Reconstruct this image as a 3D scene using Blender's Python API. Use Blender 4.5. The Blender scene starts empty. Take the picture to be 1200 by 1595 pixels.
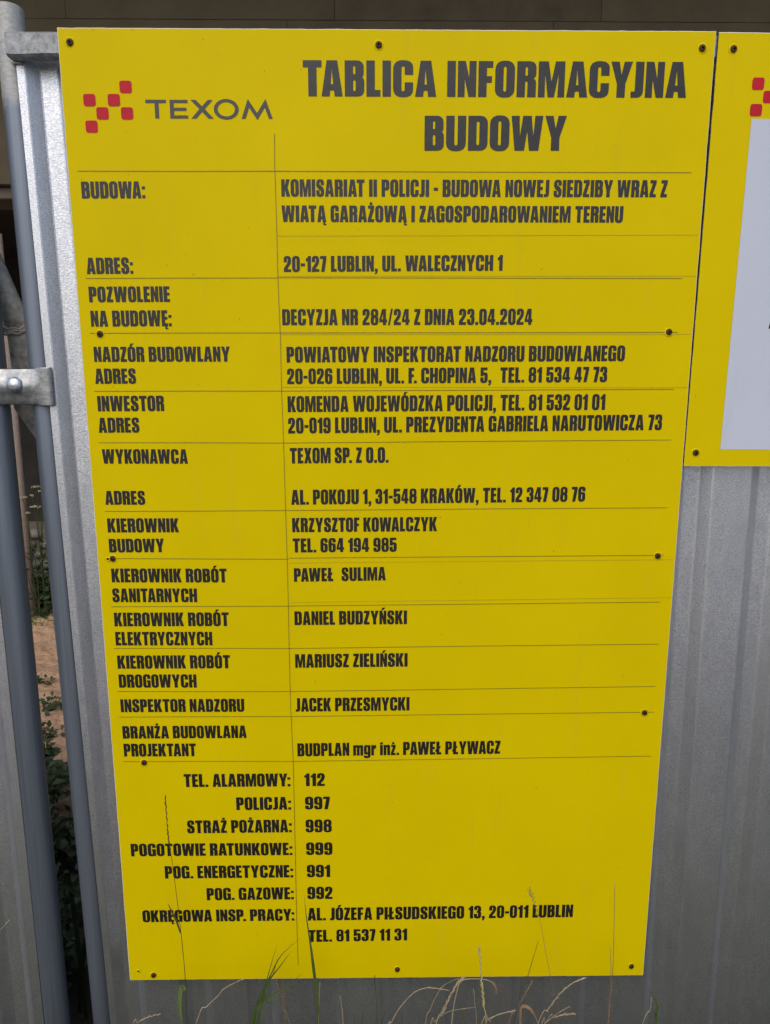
import bpy, math, random
from math import pi, sin, cos, radians
from mathutils import Vector, noise
from mathutils.geometry import tessellate_polygon

random.seed(7)
POLE_X = -1.800
scene = bpy.context.scene
COL = scene.collection

# ------------------------------------------------------------------ camera
cam_data = bpy.data.cameras.new('camera')
cam_data.sensor_fit = 'HORIZONTAL'
cam_data.sensor_width = 36.0
cam_data.lens = 1082.06 / 1200.0 * 36.0
cam_data.clip_start = 0.02
cam_data.clip_end = 1000.0
cam = bpy.data.objects.new('camera', cam_data)
COL.objects.link(cam)
cam.location = (0.4336, -1.0503, 1.5228)
cam.rotation_euler = (pi / 2 - 0.18109, 0.0, -0.01128)
scene.camera = cam

# ------------------------------------------------------------------ sky and light (bright overcast day)
SUN_ELEV, SUN_AZ = radians(52), radians(196)        # high behind the photographer
world = bpy.data.worlds.new('World')
scene.world = world
world.use_nodes = True
wn = world.node_tree.nodes; wl = world.node_tree.links
bg = wn['Background']
sky = wn.new('ShaderNodeTexSky')
sky.sky_type = 'NISHITA'
sky.sun_disc = False
sky.sun_elevation = SUN_ELEV
sky.sun_rotation = SUN_AZ
sky.air_density = 1.0
sky.dust_density = 4.0
sky.ozone_density = 1.0
hsv = wn.new('ShaderNodeHueSaturation')
hsv.inputs['Saturation'].default_value = 1.0       # cloud veil over the blue
wl.new(sky.outputs[0], hsv.inputs['Color'])
wl.new(hsv.outputs[0], bg.inputs['Color'])
bg.inputs['Strength'].default_value = 0.12

sd = bpy.data.lights.new('sun', 'SUN')
sd.energy = 0.5
sd.angle = radians(100)
sd.color = (1.0, 0.96, 0.9)
sun = bpy.data.objects.new('sun', sd)
COL.objects.link(sun)
sdir = Vector((sin(SUN_AZ) * cos(SUN_ELEV), cos(SUN_AZ) * cos(SUN_ELEV), sin(SUN_ELEV)))
sun.rotation_euler = sdir.to_track_quat('Z', 'Y').to_euler()
sun.location = sdir * 30

scene.view_settings.view_transform = 'Standard'
scene.view_settings.look = 'None'
scene.view_settings.exposure = 0.36
scene.view_settings.gamma = 1.0
scene.view_settings.use_curve_mapping = False

# ------------------------------------------------------------------ measured data (metres on the board's own plane)
TEXT=[
  ('TABLICA INFORMACYJNA', 0.3329, 1.9161, 0.8639, 1.9163, 0.0446),
  ('BUDOWY', 0.5012, 1.8468, 0.6989, 1.8474, 0.0444),
  ('BUDOWA:', 0.0173, 1.7821, 0.1064, 1.7827, 0.0221),
  ('KOMISARIAT II POLICJI - BUDOWA NOWEJ SIEDZIBY WRAZ Z', 0.2989, 1.7856, 0.8471, 1.7861, 0.0224),
  ('WIATĄ GARAŻOWĄ I ZAGOSPODAROWANIEM TERENU', 0.2985, 1.7516, 0.7861, 1.7518, 0.0218),
  ('ADRES:', 0.0166, 1.6799, 0.0827, 1.6806, 0.022),
  ('20-127 LUBLIN, UL. WALECZNYCH 1', 0.2997, 1.6833, 0.6154, 1.6856, 0.0214),
  ('POZWOLENIE', 0.0169, 1.6408, 0.1333, 1.6415, 0.0214),
  ('NA BUDOWĘ:', 0.0171, 1.6065, 0.1339, 1.6074, 0.0221),
  ('DECYZJA NR 284/24 Z DNIA 23.04.2024', 0.2955, 1.6088, 0.6614, 1.6099, 0.0223),
  ('NADZÓR BUDOWLANY', 0.0178, 1.5563, 0.2168, 1.5568, 0.0213),
  ('ADRES', 0.017, 1.5245, 0.0769, 1.5247, 0.0218),
  ('INWESTOR', 0.0178, 1.4841, 0.116, 1.4846, 0.0223),
  ('ADRES', 0.0168, 1.4524, 0.0773, 1.4527, 0.0219),
  ('WYKONAWCA', 0.019, 1.4059, 0.1471, 1.4057, 0.0215),
  ('ADRES', 0.0187, 1.3429, 0.079, 1.3428, 0.0211),
  ('KIEROWNIK', 0.0192, 1.2996, 0.128, 1.2996, 0.0217),
  ('BUDOWY', 0.0193, 1.268, 0.1037, 1.2682, 0.0212),
  ('POWIATOWY INSPEKTORAT NADZORU BUDOWLANEGO', 0.3005, 1.5555, 0.8009, 1.5577, 0.0222),
  ('20-026 LUBLIN, UL. F. CHOPINA 5,  TEL. 81 534 47 73', 0.3005, 1.5241, 0.7762, 1.5271, 0.0221),
  ('KOMENDA WOJEWÓDZKA POLICJI, TEL. 81 532 01 01', 0.3002, 1.4829, 0.7756, 1.486, 0.0231),
  ('20-019 LUBLIN, UL. PREZYDENTA GABRIELA NARUTOWICZA 73', 0.3001, 1.451, 0.8634, 1.4559, 0.023),
  ('TEXOM SP. Z O.O.', 0.3017, 1.4058, 0.4506, 1.4069, 0.0231),
  ('AL. POKOJU 1, 31-548 KRAKÓW, TEL. 12 347 08 76', 0.3021, 1.3423, 0.7528, 1.3466, 0.0226),
  ('KRZYSZTOF KOWALCZYK', 0.3026, 1.2993, 0.5256, 1.3005, 0.022),
  ('TEL. 664 194 985', 0.3028, 1.2672, 0.4634, 1.2681, 0.0219),
  ('PAWEŁ  SULIMA', 0.3034, 1.2201, 0.4464, 1.2219, 0.0214),
  ('DANIEL BUDZYŃSKI', 0.3026, 1.1491, 0.48, 1.1501, 0.0223),
  ('MARIUSZ ZIELIŃSKI', 0.3021, 1.0775, 0.4814, 1.0788, 0.0225),
  ('JACEK PRZESMYCKI', 0.3011, 1.0022, 0.4849, 1.0033, 0.0229),
  ('BUDPLAN mgr inż. PAWEŁ PŁYWACZ', 0.3021, 0.9234, 0.6347, 0.9261, 0.0228),
  ('KIEROWNIK ROBÓT', 0.0198, 1.2201, 0.1983, 1.2194, 0.0219),
  ('SANITARNYCH', 0.0188, 1.188, 0.1506, 1.1875, 0.0219),
  ('KIEROWNIK ROBÓT', 0.019, 1.1482, 0.1986, 1.148, 0.0222),
  ('ELEKTRYCZNYCH', 0.0188, 1.1164, 0.1713, 1.116, 0.0222),
  ('KIEROWNIK ROBÓT', 0.0191, 1.0773, 0.1978, 1.0772, 0.0219),
  ('DROGOWYCH', 0.0192, 1.0451, 0.1429, 1.0446, 0.0221),
  ('INSPEKTOR NADZORU', 0.0191, 1.0028, 0.2177, 1.0025, 0.022),
  ('BRANŻA BUDOWLANA', 0.0191, 0.9566, 0.2197, 0.9566, 0.0216),
  ('PROJEKTANT', 0.019, 0.925, 0.1362, 0.9248, 0.0222),
  ('TEL. ALARMOWY:', 0.1139, 0.8695, 0.2889, 0.8696, 0.023),
  ('POLICJA:', 0.1985, 0.827, 0.2889, 0.8272, 0.0229),
  ('STRAŻ POŻARNA:', 0.1149, 0.7847, 0.289, 0.7853, 0.0232),
  ('POGOTOWIE RATUNKOWE:', 0.0185, 0.7425, 0.2892, 0.7425, 0.0229),
  ('POG. ENERGETYCZNE:', 0.0731, 0.6998, 0.2895, 0.7002, 0.0232),
  ('POG. GAZOWE:', 0.1417, 0.6575, 0.2894, 0.6581, 0.023),
  ('OKRĘGOWA INSP. PRACY:', 0.0301, 0.6159, 0.2894, 0.6166, 0.0226),
  ('112', 0.3122, 0.8698, 0.3459, 0.87, 0.0226),
  ('997', 0.3127, 0.8274, 0.3534, 0.8274, 0.0227),
  ('998', 0.3127, 0.7851, 0.3559, 0.785, 0.023),
  ('999', 0.3128, 0.7427, 0.3565, 0.7425, 0.0229),
  ('991', 0.3132, 0.7004, 0.3521, 0.7003, 0.0229),
  ('992', 0.3132, 0.6583, 0.3556, 0.6581, 0.0231),
  ('AL. JÓZEFA PIŁSUDSKIEGO 13, 20-011 LUBLIN', 0.3129, 0.6163, 0.7694, 0.6188, 0.0241),
  ('TEL. 81 537 11 31', 0.3133, 0.5741, 0.4835, 0.5756, 0.0232),
]
HL= [(0.0139, 1.8181, 0.2937, 1.8189), (0.2937, 1.8189, 0.8797, 1.8188), (0.0143, 1.6738, 0.2896, 1.6749), (0.2897, 1.6753, 0.878, 1.6752), (0.014, 1.5971, 0.2903, 1.5978), (0.2903, 1.5978, 0.8772, 1.5991), (0.0142, 1.5135, 0.2927, 1.5138), (0.2927, 1.5138, 0.8777, 1.5164), (0.0152, 1.4374, 0.2906, 1.4366), (0.2906, 1.4366, 0.8794, 1.4407), (0.0162, 1.3325, 0.2997, 1.3333), (0.2997, 1.3333, 0.8812, 1.3364), (0.0276, 1.2582, 0.2957, 1.2563), (0.2958, 1.258, 0.8807, 1.261), (0.0152, 1.1804, 0.2989, 1.1803), (0.2989, 1.1806, 0.8811, 1.1849), (0.0153, 1.1114, 0.2971, 1.11), (0.2971, 1.11, 0.8834, 1.1148), (0.0164, 1.0385, 0.2954, 1.037), (0.2954, 1.037, 0.8829, 1.0426), (0.0154, 0.9942, 0.2943, 0.9936), (0.2943, 0.9936, 0.8839, 0.9979), (0.0162, 0.9157, 0.2955, 0.9143), (0.2955, 0.9143, 0.8851, 0.92)]
SEAM= [(0.2903, 1.7323, 0.8966, 1.7351), (0.2906, 1.6774, 0.8984, 1.6786), (0.2921, 1.5954, 0.8974, 1.5961), (0.2929, 1.5194, 0.8978, 1.5187), (0.2966, 1.2501, 0.8953, 1.2538), (0.296, 1.1861, 0.8979, 1.1922)]
VL= [(0.2911, 1.8677), (0.2903, 1.8243), (0.2908, 1.7475), (0.2906, 1.6774), (0.2912, 1.6326), (0.2919, 1.5963), (0.2917, 1.5129), (0.2926, 1.4366), (0.2929, 1.3383), (0.2934, 1.2573), (0.2934, 1.1846), (0.2928, 1.1208), (0.2927, 1.0115), (0.2946, 0.9212), (0.2945, 0.8282), (0.2938, 0.6836), (0.2937, 0.6088), (0.2941, 0.5284)]
SCREW= [(0.0164, 1.9815), (0.4369, 1.9803), (0.8821, 1.9784), (0.0288, 1.5957), (0.8643, 1.5993), (0.0236, 1.2577), (0.8717, 1.2596), (0.8687, 0.9969), (0.0507, 0.9137), (0.0422, 0.5105), (0.467, 0.5174), (0.8777, 0.5193), (0.9257, 1.9778), (0.9182, 1.4212)]
G = [
  ('tall',-0.06,[(0.1144, 0.4735), (0.1158, 0.542), (0.1152, 0.5909), (0.1131, 0.651), (0.1101, 0.7101), (0.1057, 0.7794), (0.1022, 0.8248), (0.1016, 0.885)]),
  ('tall_leaf',-0.06,[(0.1124, 0.6463), (0.1078, 0.6677), (0.1024, 0.682), (0.0952, 0.7008)]),
  ('tall_fold',-0.06,[(0.1156, 0.5383), (0.1097, 0.547), (0.1056, 0.5297), (0.1043, 0.5049), (0.1066, 0.4673)]),
  ('blade',-0.05,[(0.3328, 0.4601), (0.3306, 0.517), (0.3253, 0.5791), (0.3218, 0.6158), (0.3164, 0.6641), (0.3131, 0.7081)]),
  ('tuft1',-0.07,[(0.2224, 0.4828), (0.2386, 0.526), (0.2503, 0.5626), (0.262, 0.6047), (0.2701, 0.6345)]),
  ('tuft2',-0.07,[(0.2255, 0.4827), (0.2407, 0.5259), (0.2534, 0.5625), (0.2742, 0.5926), (0.2926, 0.62)]),
  ('tuft3',-0.07,[(0.2327, 0.5075), (0.2468, 0.5504), (0.2602, 0.5806), (0.2735, 0.6082), (0.2907, 0.6284), (0.3108, 0.6472)]),
  ('tuft4',-0.07,[(0.2304, 0.5013), (0.2466, 0.5443), (0.2645, 0.5842), (0.2707, 0.6166)]),
  ('tuft5',-0.07,[(0.2415, 0.5161), (0.2513, 0.5283), (0.2707, 0.544), (0.2868, 0.5573), (0.3104, 0.5789)]),
  ('d1',-0.05,[(0.1275, 0.4665), (0.1451, 0.4954), (0.1653, 0.5165), (0.1767, 0.5313), (0.204, 0.5472)]),
  ('d1b',-0.05,[(0.1451, 0.4966), (0.1306, 0.5069), (0.1172, 0.5183)]),
  ('d2',-0.05,[(0.0166, 0.4513), (0.0283, 0.4652), (0.0429, 0.4751), (0.0626, 0.4812)]),
  ('d3',-0.06,[(0.2855, 0.4713), (0.2755, 0.4966), (0.274, 0.5216), (0.2663, 0.5501)]),
  ('d3b',-0.06,[(0.2779, 0.4651), (0.2771, 0.5153), (0.2759, 0.5524)]),
  ('d4',-0.05,[(0.3328, 0.4601), (0.3363, 0.5407)]),
  ('d5',-0.05,[(0.374, 0.4596), (0.3722, 0.4914), (0.3692, 0.5153)]),
  ('d6',-0.05,[(0.4315, 0.4589), (0.4306, 0.5033), (0.4275, 0.5508)]),
  ('d7',-0.07,[(0.4465, 0.4612), (0.455, 0.4811), (0.4677, 0.5084), (0.4919, 0.539), (0.515, 0.5485), (0.5446, 0.5445)]),
  ('d8',-0.05,[(0.5121, 0.4515), (0.5204, 0.4833), (0.5309, 0.5122), (0.5435, 0.5333), (0.568, 0.5467)]),
  ('d9',-0.08,[(0.5266, 0.4809), (0.5369, 0.5056), (0.546, 0.53), (0.5591, 0.5603), (0.5692, 0.5747)]),
  ('d10',-0.06,[(0.5199, 0.4596), (0.5273, 0.4721), (0.5433, 0.4871), (0.5592, 0.4944), (0.5967, 0.5002)]),
  ('d11',-0.05,[(0.6004, 0.4504), (0.5973, 0.4887), (0.5944, 0.5202)]),
  ('d12',-0.08,[(0.6113, 0.4824), (0.6072, 0.5183), (0.6017, 0.5683), (0.5961, 0.6295)]),
  ('d13',-0.05,[(0.5735, 0.5417), (0.5906, 0.5452), (0.6111, 0.5438), (0.6231, 0.5386), (0.6298, 0.5286), (0.6323, 0.5185)]),
  ('d14',-0.06,[(0.6517, 0.4605), (0.6616, 0.4882), (0.6746, 0.5168), (0.6874, 0.5452)]),
  ('d15',-0.07,[(0.6632, 0.5085), (0.679, 0.5698), (0.6862, 0.6025), (0.6934, 0.6348)]),
  ('d16',-0.05,[(0.7403, 0.4487), (0.7326, 0.4997), (0.7217, 0.55), (0.7111, 0.5995), (0.7016, 0.6482), (0.6884, 0.6903), (0.6802, 0.7129)]),
  ('leafb',-0.06,[(0.6722, 0.4602), (0.672, 0.4981), (0.6838, 0.4992), (0.6951, 0.484), (0.7047, 0.4598)]),
  ('d17',-0.07,[(0.6986, 0.4756), (0.7145, 0.5042), (0.7344, 0.5361), (0.7526, 0.5543), (0.7681, 0.5627)]),
  ('d18',-0.05,[(0.7097, 0.449), (0.717, 0.4566), (0.7369, 0.4755), (0.757, 0.4893)]),
  ('d19',-0.06,[(0.7122, 0.4622), (0.7289, 0.4772), (0.7437, 0.4834), (0.7587, 0.4857)]),
  ('d20',-0.06,[(0.6062, 0.4648), (0.6178, 0.4761), (0.6369, 0.4859), (0.6582, 0.492)]),
  ('d21',-0.06,[(0.8208, 0.4584), (0.8211, 0.5088), (0.8223, 0.5622), (0.8196, 0.6437), (0.8155, 0.729)]),
  ('d22',-0.04,[(0.8275, 0.4369), (0.8271, 0.5391), (0.8225, 0.5977)]),
  ('g23',-0.05,[(0.9059, 0.4466), (0.9041, 0.4735), (0.9064, 0.4875), (0.8985, 0.5066), (0.8839, 0.5294)]),
  ('d24',-0.05,[(0.8818, 0.4469), (0.8938, 0.48), (0.8945, 0.5016)]),
  ('d25',-0.06,[(-0.1924, 0.6399), (-0.1786, 0.6541), (-0.1636, 0.6705)]),
]
G = {n: (Y, p) for n, Y, p in G}

# ------------------------------------------------------------------ helpers
def link(o, parent=None):
    COL.objects.link(o)
    if parent is not None:
        o.parent = parent
    return o

def mesh_obj(name, verts, faces, mats, parent=None, smooth=False, fm=None):
    me = bpy.data.meshes.new(name)
    me.from_pydata([tuple(v) for v in verts], [], faces)
    if not isinstance(mats, (list, tuple)):
        mats = [mats]
    for m in mats:
        me.materials.append(m)
    if fm:
        me.polygons.foreach_set('material_index', fm)
    if smooth:
        me.polygons.foreach_set('use_smooth', [True] * len(me.polygons))
    me.update()
    return link(bpy.data.objects.new(name, me), parent)

def tag(o, label=None, cat=None, group=None, kind=None):
    if label: o['label'] = label
    if cat: o['category'] = cat
    if group: o['group'] = group
    if kind: o['kind'] = kind
    return o

def empty(name, loc=(0, 0, 0)):
    o = bpy.data.objects.new(name, None)
    o.empty_display_size = 0.05
    o.location = loc
    return link(o)

class MB:
    def __init__(s): s.v = []; s.f = []; s.m = []
    def add(s, v, f, m=0):
        b = len(s.v); s.v += [tuple(q) for q in v]
        s.f += [tuple(b + i for i in q) for q in f]; s.m += [m] * len(f)
    def box(s, x0, x1, y0, y1, z0, z1, m=0, bev=0.0):
        if bev <= 0:
            v = [(x, y, z) for x in (x0, x1) for y in (y0, y1) for z in (z0, z1)]
            s.add(v, [(0, 1, 3, 2), (4, 6, 7, 5), (0, 4, 5, 1), (2, 3, 7, 6), (0, 2, 6, 4), (1, 5, 7, 3)], m)
            return
        # box whose front (-y) face is chamfered
        b = bev
        r0 = [(x0, z0), (x1, z0), (x1, z1), (x0, z1)]
        r1 = [(x0 + b, z0 + b), (x1 - b, z0 + b), (x1 - b, z1 - b), (x0 + b, z1 - b)]
        v = [(x, y1, z) for x, z in r0] + [(x, y0 + b, z) for x, z in r0] + [(x, y0, z) for x, z in r1]
        f = [(3, 2, 1, 0)]
        for k in range(4):
            j = (k + 1) % 4
            f += [(k, j, 4 + j, 4 + k), (4 + k, 4 + j, 8 + j, 8 + k)]
        f.append((8, 9, 10, 11))
        s.add(v, f, m)
    def tube(s, pts, rad, n=6, m=0, cap=True, flat=None):
        pts = [Vector(p) for p in pts]
        if not isinstance(rad, (list, tuple)): rad = [rad] * len(pts)
        v = []; f = []
        up = Vector((0, 1, 0))
        for i, p in enumerate(pts):
            d = (pts[min(i + 1, len(pts) - 1)] - pts[max(i - 1, 0)]).normalized()
            a = d.cross(up)
            if a.length < 1e-4: a = d.cross(Vector((1, 0, 0)))
            a.normalize(); b = a.cross(d)
            for k in range(n):
                t = 2 * pi * k / n
                v.append(p + a * cos(t) * rad[i] + b * sin(t) * rad[i] * (flat[i] if flat else 1))
        for i in range(len(pts) - 1):
            for k in range(n):
                j = (k + 1) % n
                f.append((i * n + k, i * n + j, (i + 1) * n + j, (i + 1) * n + k))
        if cap:
            f.append(tuple(range(n))[::-1]); f.append(tuple((len(pts) - 1) * n + k for k in range(n)))
        s.add(v, f, m)
    def build(s, name, mats, parent=None, smooth=False):
        return mesh_obj(name, s.v, s.f, mats, parent, smooth, s.m)

def mat(name):
    m = bpy.data.materials.new(name); m.use_nodes = True
    nt = m.node_tree; b = nt.nodes['Principled BSDF']
    return m, nt, b

def N(nt, t, **kw):
    n = nt.nodes.new(t)
    for k, v in kw.items():
        if k in n.inputs: n.inputs[k].default_value = v
        else: setattr(n, k, v)
    return n

def noise_tex(nt, scale, detail=4, rough=0.55, stretch=(1, 1, 1), coords='Object'):
    tc = N(nt, 'ShaderNodeTexCoord'); mp = N(nt, 'ShaderNodeMapping')
    mp.inputs['Scale'].default_value = stretch
    nt.links.new(tc.outputs[coords], mp.inputs['Vector'])
    n = N(nt, 'ShaderNodeTexNoise', Scale=scale, Detail=detail, Roughness=rough)
    nt.links.new(mp.outputs[0], n.inputs['Vector'])
    return n.outputs['Fac']

def ramp(nt, fac, stops):
    r = N(nt, 'ShaderNodeValToRGB')
    e = r.color_ramp.elements
    while len(e) < len(stops): e.new(0.5)
    for i, (p, c) in enumerate(stops):
        e[i].position = p
        e[i].color = (c, c, c, 1) if isinstance(c, (int, float)) else (*c, 1)
    nt.links.new(fac, r.inputs['Fac'])
    return r.outputs['Color']

def mix(nt, fac, a, b, mode='MIX'):
    n = N(nt, 'ShaderNodeMix', data_type='RGBA', blend_type=mode)
    for sock, v in (('Factor', fac), ('A', a), ('B', b)):
        s = [q for q in n.inputs if q.name == sock and (q.type == 'VALUE' if sock == 'Factor' else q.type == 'RGBA')][0]
        if isinstance(v, bpy.types.NodeSocket): nt.links.new(v, s)
        elif sock == 'Factor': s.default_value = v
        else: s.default_value = (*v, 1)
    return [q for q in n.outputs if q.type == 'RGBA'][0]

def bump(nt, b, h, strength, dist):
    n = N(nt, 'ShaderNodeBump', Strength=strength, Distance=dist)
    nt.links.new(h, n.inputs['Height']); nt.links.new(n.outputs[0], b.inputs['Normal'])
    return n

# ------------------------------------------------------------------ materials
def m_panel(name, base, dark, rough=0.42):
    m, nt, b = mat(name)
    f = noise_tex(nt, 5.0, 5, 0.6)
    c = mix(nt, ramp(nt, f, [(0.3, 0.0), (0.75, 1.0)]), base, dark)
    # grime specks and rubbed marks
    sp = noise_tex(nt, 150.0, 2, 0.5, (1, 1, 0.8))
    spm = ramp(nt, sp, [(0.745, 0.0), (0.775, 0.55)])
    c = mix(nt, spm, c, tuple(q * 0.35 + 0.01 for q in base))
    st = noise_tex(nt, 26.0, 3, 0.65, (1, 1, 0.16))
    stm = ramp(nt, st, [(0.58, 0.0), (0.85, 0.35)])
    c = mix(nt, stm, c, tuple(q * 0.72 + 0.03 for q in base))
    nt.links.new(c, b.inputs['Base Color'])
    r = ramp(nt, noise_tex(nt, 9.0, 4, 0.6), [(0.3, rough - 0.07), (0.8, rough + 0.12)])
    nt.links.new(r, b.inputs['Roughness'])
    b.inputs['Specular IOR Level'].default_value = 0.05
    bump(nt, b, noise_tex(nt, 14.0, 2, 0.5, (1, 1, 0.5)), 0.25, 0.002)
    return m

M = {}
M['yellow'] = m_panel('yellow_film', (0.665, 0.522, 0.0), (0.615, 0.480, 0.0))
M['white_film'] = m_panel('white_film', (0.53, 0.575, 0.675), (0.50, 0.55, 0.65))

def m_simple(name, col, rough=0.5, metal=0.0, var=0.15, scale=40, bstr=0.0, spec=0.5):
    m, nt, b = mat(name)
    f = noise_tex(nt, scale, 4, 0.6)
    lo = tuple(q * (1 - var) for q in col); hi = tuple(min(1, q * (1 + var)) for q in col)
    nt.links.new(mix(nt, ramp(nt, f, [(0.3, 0), (0.7, 1)]), lo, hi), b.inputs['Base Color'])
    b.inputs['Roughness'].default_value = rough
    b.inputs['Metallic'].default_value = metal
    b.inputs['Specular IOR Level'].default_value = spec
    if bstr: bump(nt, b, f, bstr, 0.002)
    return m

M['ink'] = m_simple('black_vinyl', (0.015, 0.014, 0.012), 0.36, var=0.3, scale=60, spec=0.45)
M['logo_grey'] = m_simple('grey_vinyl', (0.035, 0.033, 0.03), 0.42, var=0.15)
M['red'] = m_simple('red_vinyl', (0.46, 0.008, 0.020), 0.42, var=0.08, spec=0.2)
M['edge'] = m_simple('panel_edge', (0.68, 0.67, 0.66), 0.6, var=0.08, scale=80)
M['edge_shade'] = m_simple('panel_edge_gap_shade', (0.05, 0.045, 0.03), 0.8, var=0.3, scale=80)  # shadow in the gap between the boards, painted on the edge
M['hair'] = m_simple('hairline_ink', (0.12, 0.09, 0.008), 0.5, var=0.2)
M['seam'] = m_simple('film_seam', (0.40, 0.31, 0.003), 0.5, var=0.1)
M['grime'] = m_simple('grime', (0.12, 0.09, 0.02), 0.7, var=0.3)
M['rust'] = m_simple('rusty_screw', (0.060, 0.022, 0.010), 0.6, 0.3, var=0.6, scale=400, bstr=0.5)
M['rust_dark'] = m_simple('screw_socket', (0.010, 0.005, 0.004), 0.8, 0.0, var=0.4)

def m_sheet():
    m, nt, b = mat('galvanised_sheet')
    fine = noise_tex(nt, 560.0, 3, 0.65, (0.65, 1, 1.25))
    med = noise_tex(nt, 60.0, 4, 0.6, (1, 1, 0.35))
    big = noise_tex(nt, 3.0, 4, 0.6, (1, 1, 0.6))
    c = ramp(nt, fine, [(0.34, (0.42, 0.44, 0.48)), (0.5, (0.66, 0.685, 0.73)), (0.66, (0.90, 0.92, 0.95))])
    c = mix(nt, ramp(nt, med, [(0.35, 0.0), (0.75, 0.4)]), c, (0.42, 0.44, 0.48))
    c = mix(nt, ramp(nt, big, [(0.4, 0.0), (0.75, 0.35)]), c, (0.42, 0.44, 0.47))
    # a few small droppings / dry splashes
    sp = noise_tex(nt, 70.0, 1, 0.4, (1.6, 1, 0.6))
    c = mix(nt, ramp(nt, sp, [(0.80, 0.0), (0.82, 0.8)]), c, (0.7, 0.69, 0.66))
    nt.links.new(c, b.inputs['Base Color'])
    b.inputs['Metallic'].default_value = 0.9
    r = ramp(nt, fine, [(0.3, 0.40), (0.7, 0.25)])
    nt.links.new(r, b.inputs['Roughness'])
    bump(nt, b, fine, 0.45, 0.0008)
    return m
M['sheet'] = m_sheet()

def m_post():
    m, nt, b = mat('galvanised_tube')
    st = noise_tex(nt, 90.0, 4, 0.6, (1, 1, 0.02))
    sp = noise_tex(nt, 260.0, 3, 0.6)
    c = mix(nt, ramp(nt, st, [(0.35, 0), (0.65, 1)]), (0.15, 0.18, 0.22), (0.22, 0.255, 0.305))
    c = mix(nt, ramp(nt, sp, [(0.55, 0), (0.8, 0.35)]), c, (0.20, 0.20, 0.20))
    # sprayed zinc over the weld near the top, ragged lower edge
    tc = N(nt, 'ShaderNodeTexCoord'); sx = N(nt, 'ShaderNodeSeparateXYZ')
    nt.links.new(tc.outputs['Object'], sx.inputs[0])
    ns = noise_tex(nt, 30.0, 3, 0.6, (1, 1, 0.5))
    ad = N(nt, 'ShaderNodeMath', operation='MULTIPLY_ADD'); ad.inputs[1].default_value = 0.16; 
    nt.links.new(ns, ad.inputs[0]); nt.links.new(sx.outputs['Z'], ad.inputs[2])
    msk = ramp(nt, ad.outputs[0], [(0.0, 0.0), (1.0, 1.0)])
    mr = N(nt, 'ShaderNodeMapRange'); mr.inputs['From Min'].default_value = 1.985; mr.inputs['From Max'].default_value = 2.015
    nt.links.new(ad.outputs[0], mr.inputs['Value'])
    z2 = mix(nt, ramp(nt, noise_tex(nt, 140.0, 4, 0.6, (1, 1, 2.0)), [(0.35, 0), (0.65, 1)]), (0.32, 0.33, 0.32), (0.45, 0.46, 0.45))
    c = mix(nt, mr.outputs[0], c, z2)
    nt.links.new(c, b.inputs['Base Color'])
    m2 = N(nt, 'ShaderNodeMapRange'); m2.inputs['To Min'].default_value = 0.75; m2.inputs['To Max'].default_value = 0.25
    nt.links.new(mr.outputs[0], m2.inputs['Value']); nt.links.new(m2.outputs[0], b.inputs['Metallic'])
    b.inputs['Roughness'].default_value = 0.5
    bump(nt, b, sp, 0.3, 0.0008)
    return m
M['post'] = m_post()
M['rail'] = m_simple('galvanised_rail', (0.25, 0.265, 0.275), 0.5, 0.5, var=0.4, scale=120, bstr=0.35)
M['clamp'] = m_simple('zinc_clamp', (0.34, 0.355, 0.36), 0.34, 0.9, var=0.3, scale=110, bstr=0.3)
M['bolt'] = m_simple('zinc_bolt', (0.56, 0.60, 0.65), 0.25, 0.95, var=0.15, scale=300, bstr=0.25)
M['brace'] = m_simple('weathered_tube', (0.36, 0.36, 0.33), 0.6, 0.3, var=0.45, scale=70, bstr=0.5)
M['weld'] = m_simple('weld_bead', (0.46, 0.42, 0.38), 0.6, 0.4, var=0.4, scale=300, bstr=0.8)
M['copper_weld'] = m_simple('rusty_weld', (0.34, 0.20, 0.12), 0.6, 0.4, var=0.5, scale=400, bstr=0.6)
M['timber'] = m_simple('weathered_timber', (0.26, 0.21, 0.175), 0.85, var=0.2, scale=60, bstr=0.4)
M['render'] = m_simple('brown_cladding', (0.128, 0.100, 0.058), 0.85, var=0.18, scale=4, bstr=0.3)
M['render2'] = m_simple('brown_cladding_darker', (0.115, 0.090, 0.054), 0.85, var=0.22, scale=6, bstr=0.3)
M['concrete'] = m_simple('raw_concrete', (0.16, 0.135, 0.10), 0.9, var=0.2, scale=7, bstr=0.4)
M['interior'] = m_simple('unlit_plaster', (0.06, 0.05, 0.042), 0.95, var=0.2, scale=3)
M['stone'] = m_simple('field_stone', (0.20, 0.19, 0.165), 0.9, var=0.35, scale=14, bstr=0.6)

def m_leaf(name, a, c2, trans=0.3, rough=0.5, scale=30):
    m, nt, b = mat(name)
    oi = N(nt, 'ShaderNodeTexCoord')
    f = noise_tex(nt, scale, 3, 0.6)
    nt.links.new(mix(nt, ramp(nt, f, [(0.3, 0), (0.7, 1)]), a, c2), b.inputs['Base Color'])
    b.inputs['Roughness'].default_value = rough
    b.inputs['Specular IOR Level'].default_value = 0.35
    if trans:
        tr = N(nt, 'ShaderNodeBsdfTranslucent'); tr.inputs['Color'].default_value = (*c2, 1)
        ms = N(nt, 'ShaderNodeMixShader'); ms.inputs[0].default_value = trans
        out = nt.nodes['Material Output']
        nt.links.new(b.outputs[0], ms.inputs[1]); nt.links.new(tr.outputs[0], ms.inputs[2]); nt.links.new(ms.outputs[0], out.inputs[0])
    return m
M['green'] = m_leaf('grass_green', (0.045, 0.085, 0.020), (0.09, 0.14, 0.035))
M['green_pale'] = m_leaf('leaf_pale', (0.10, 0.17, 0.045), (0.15, 0.22, 0.07))
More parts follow.
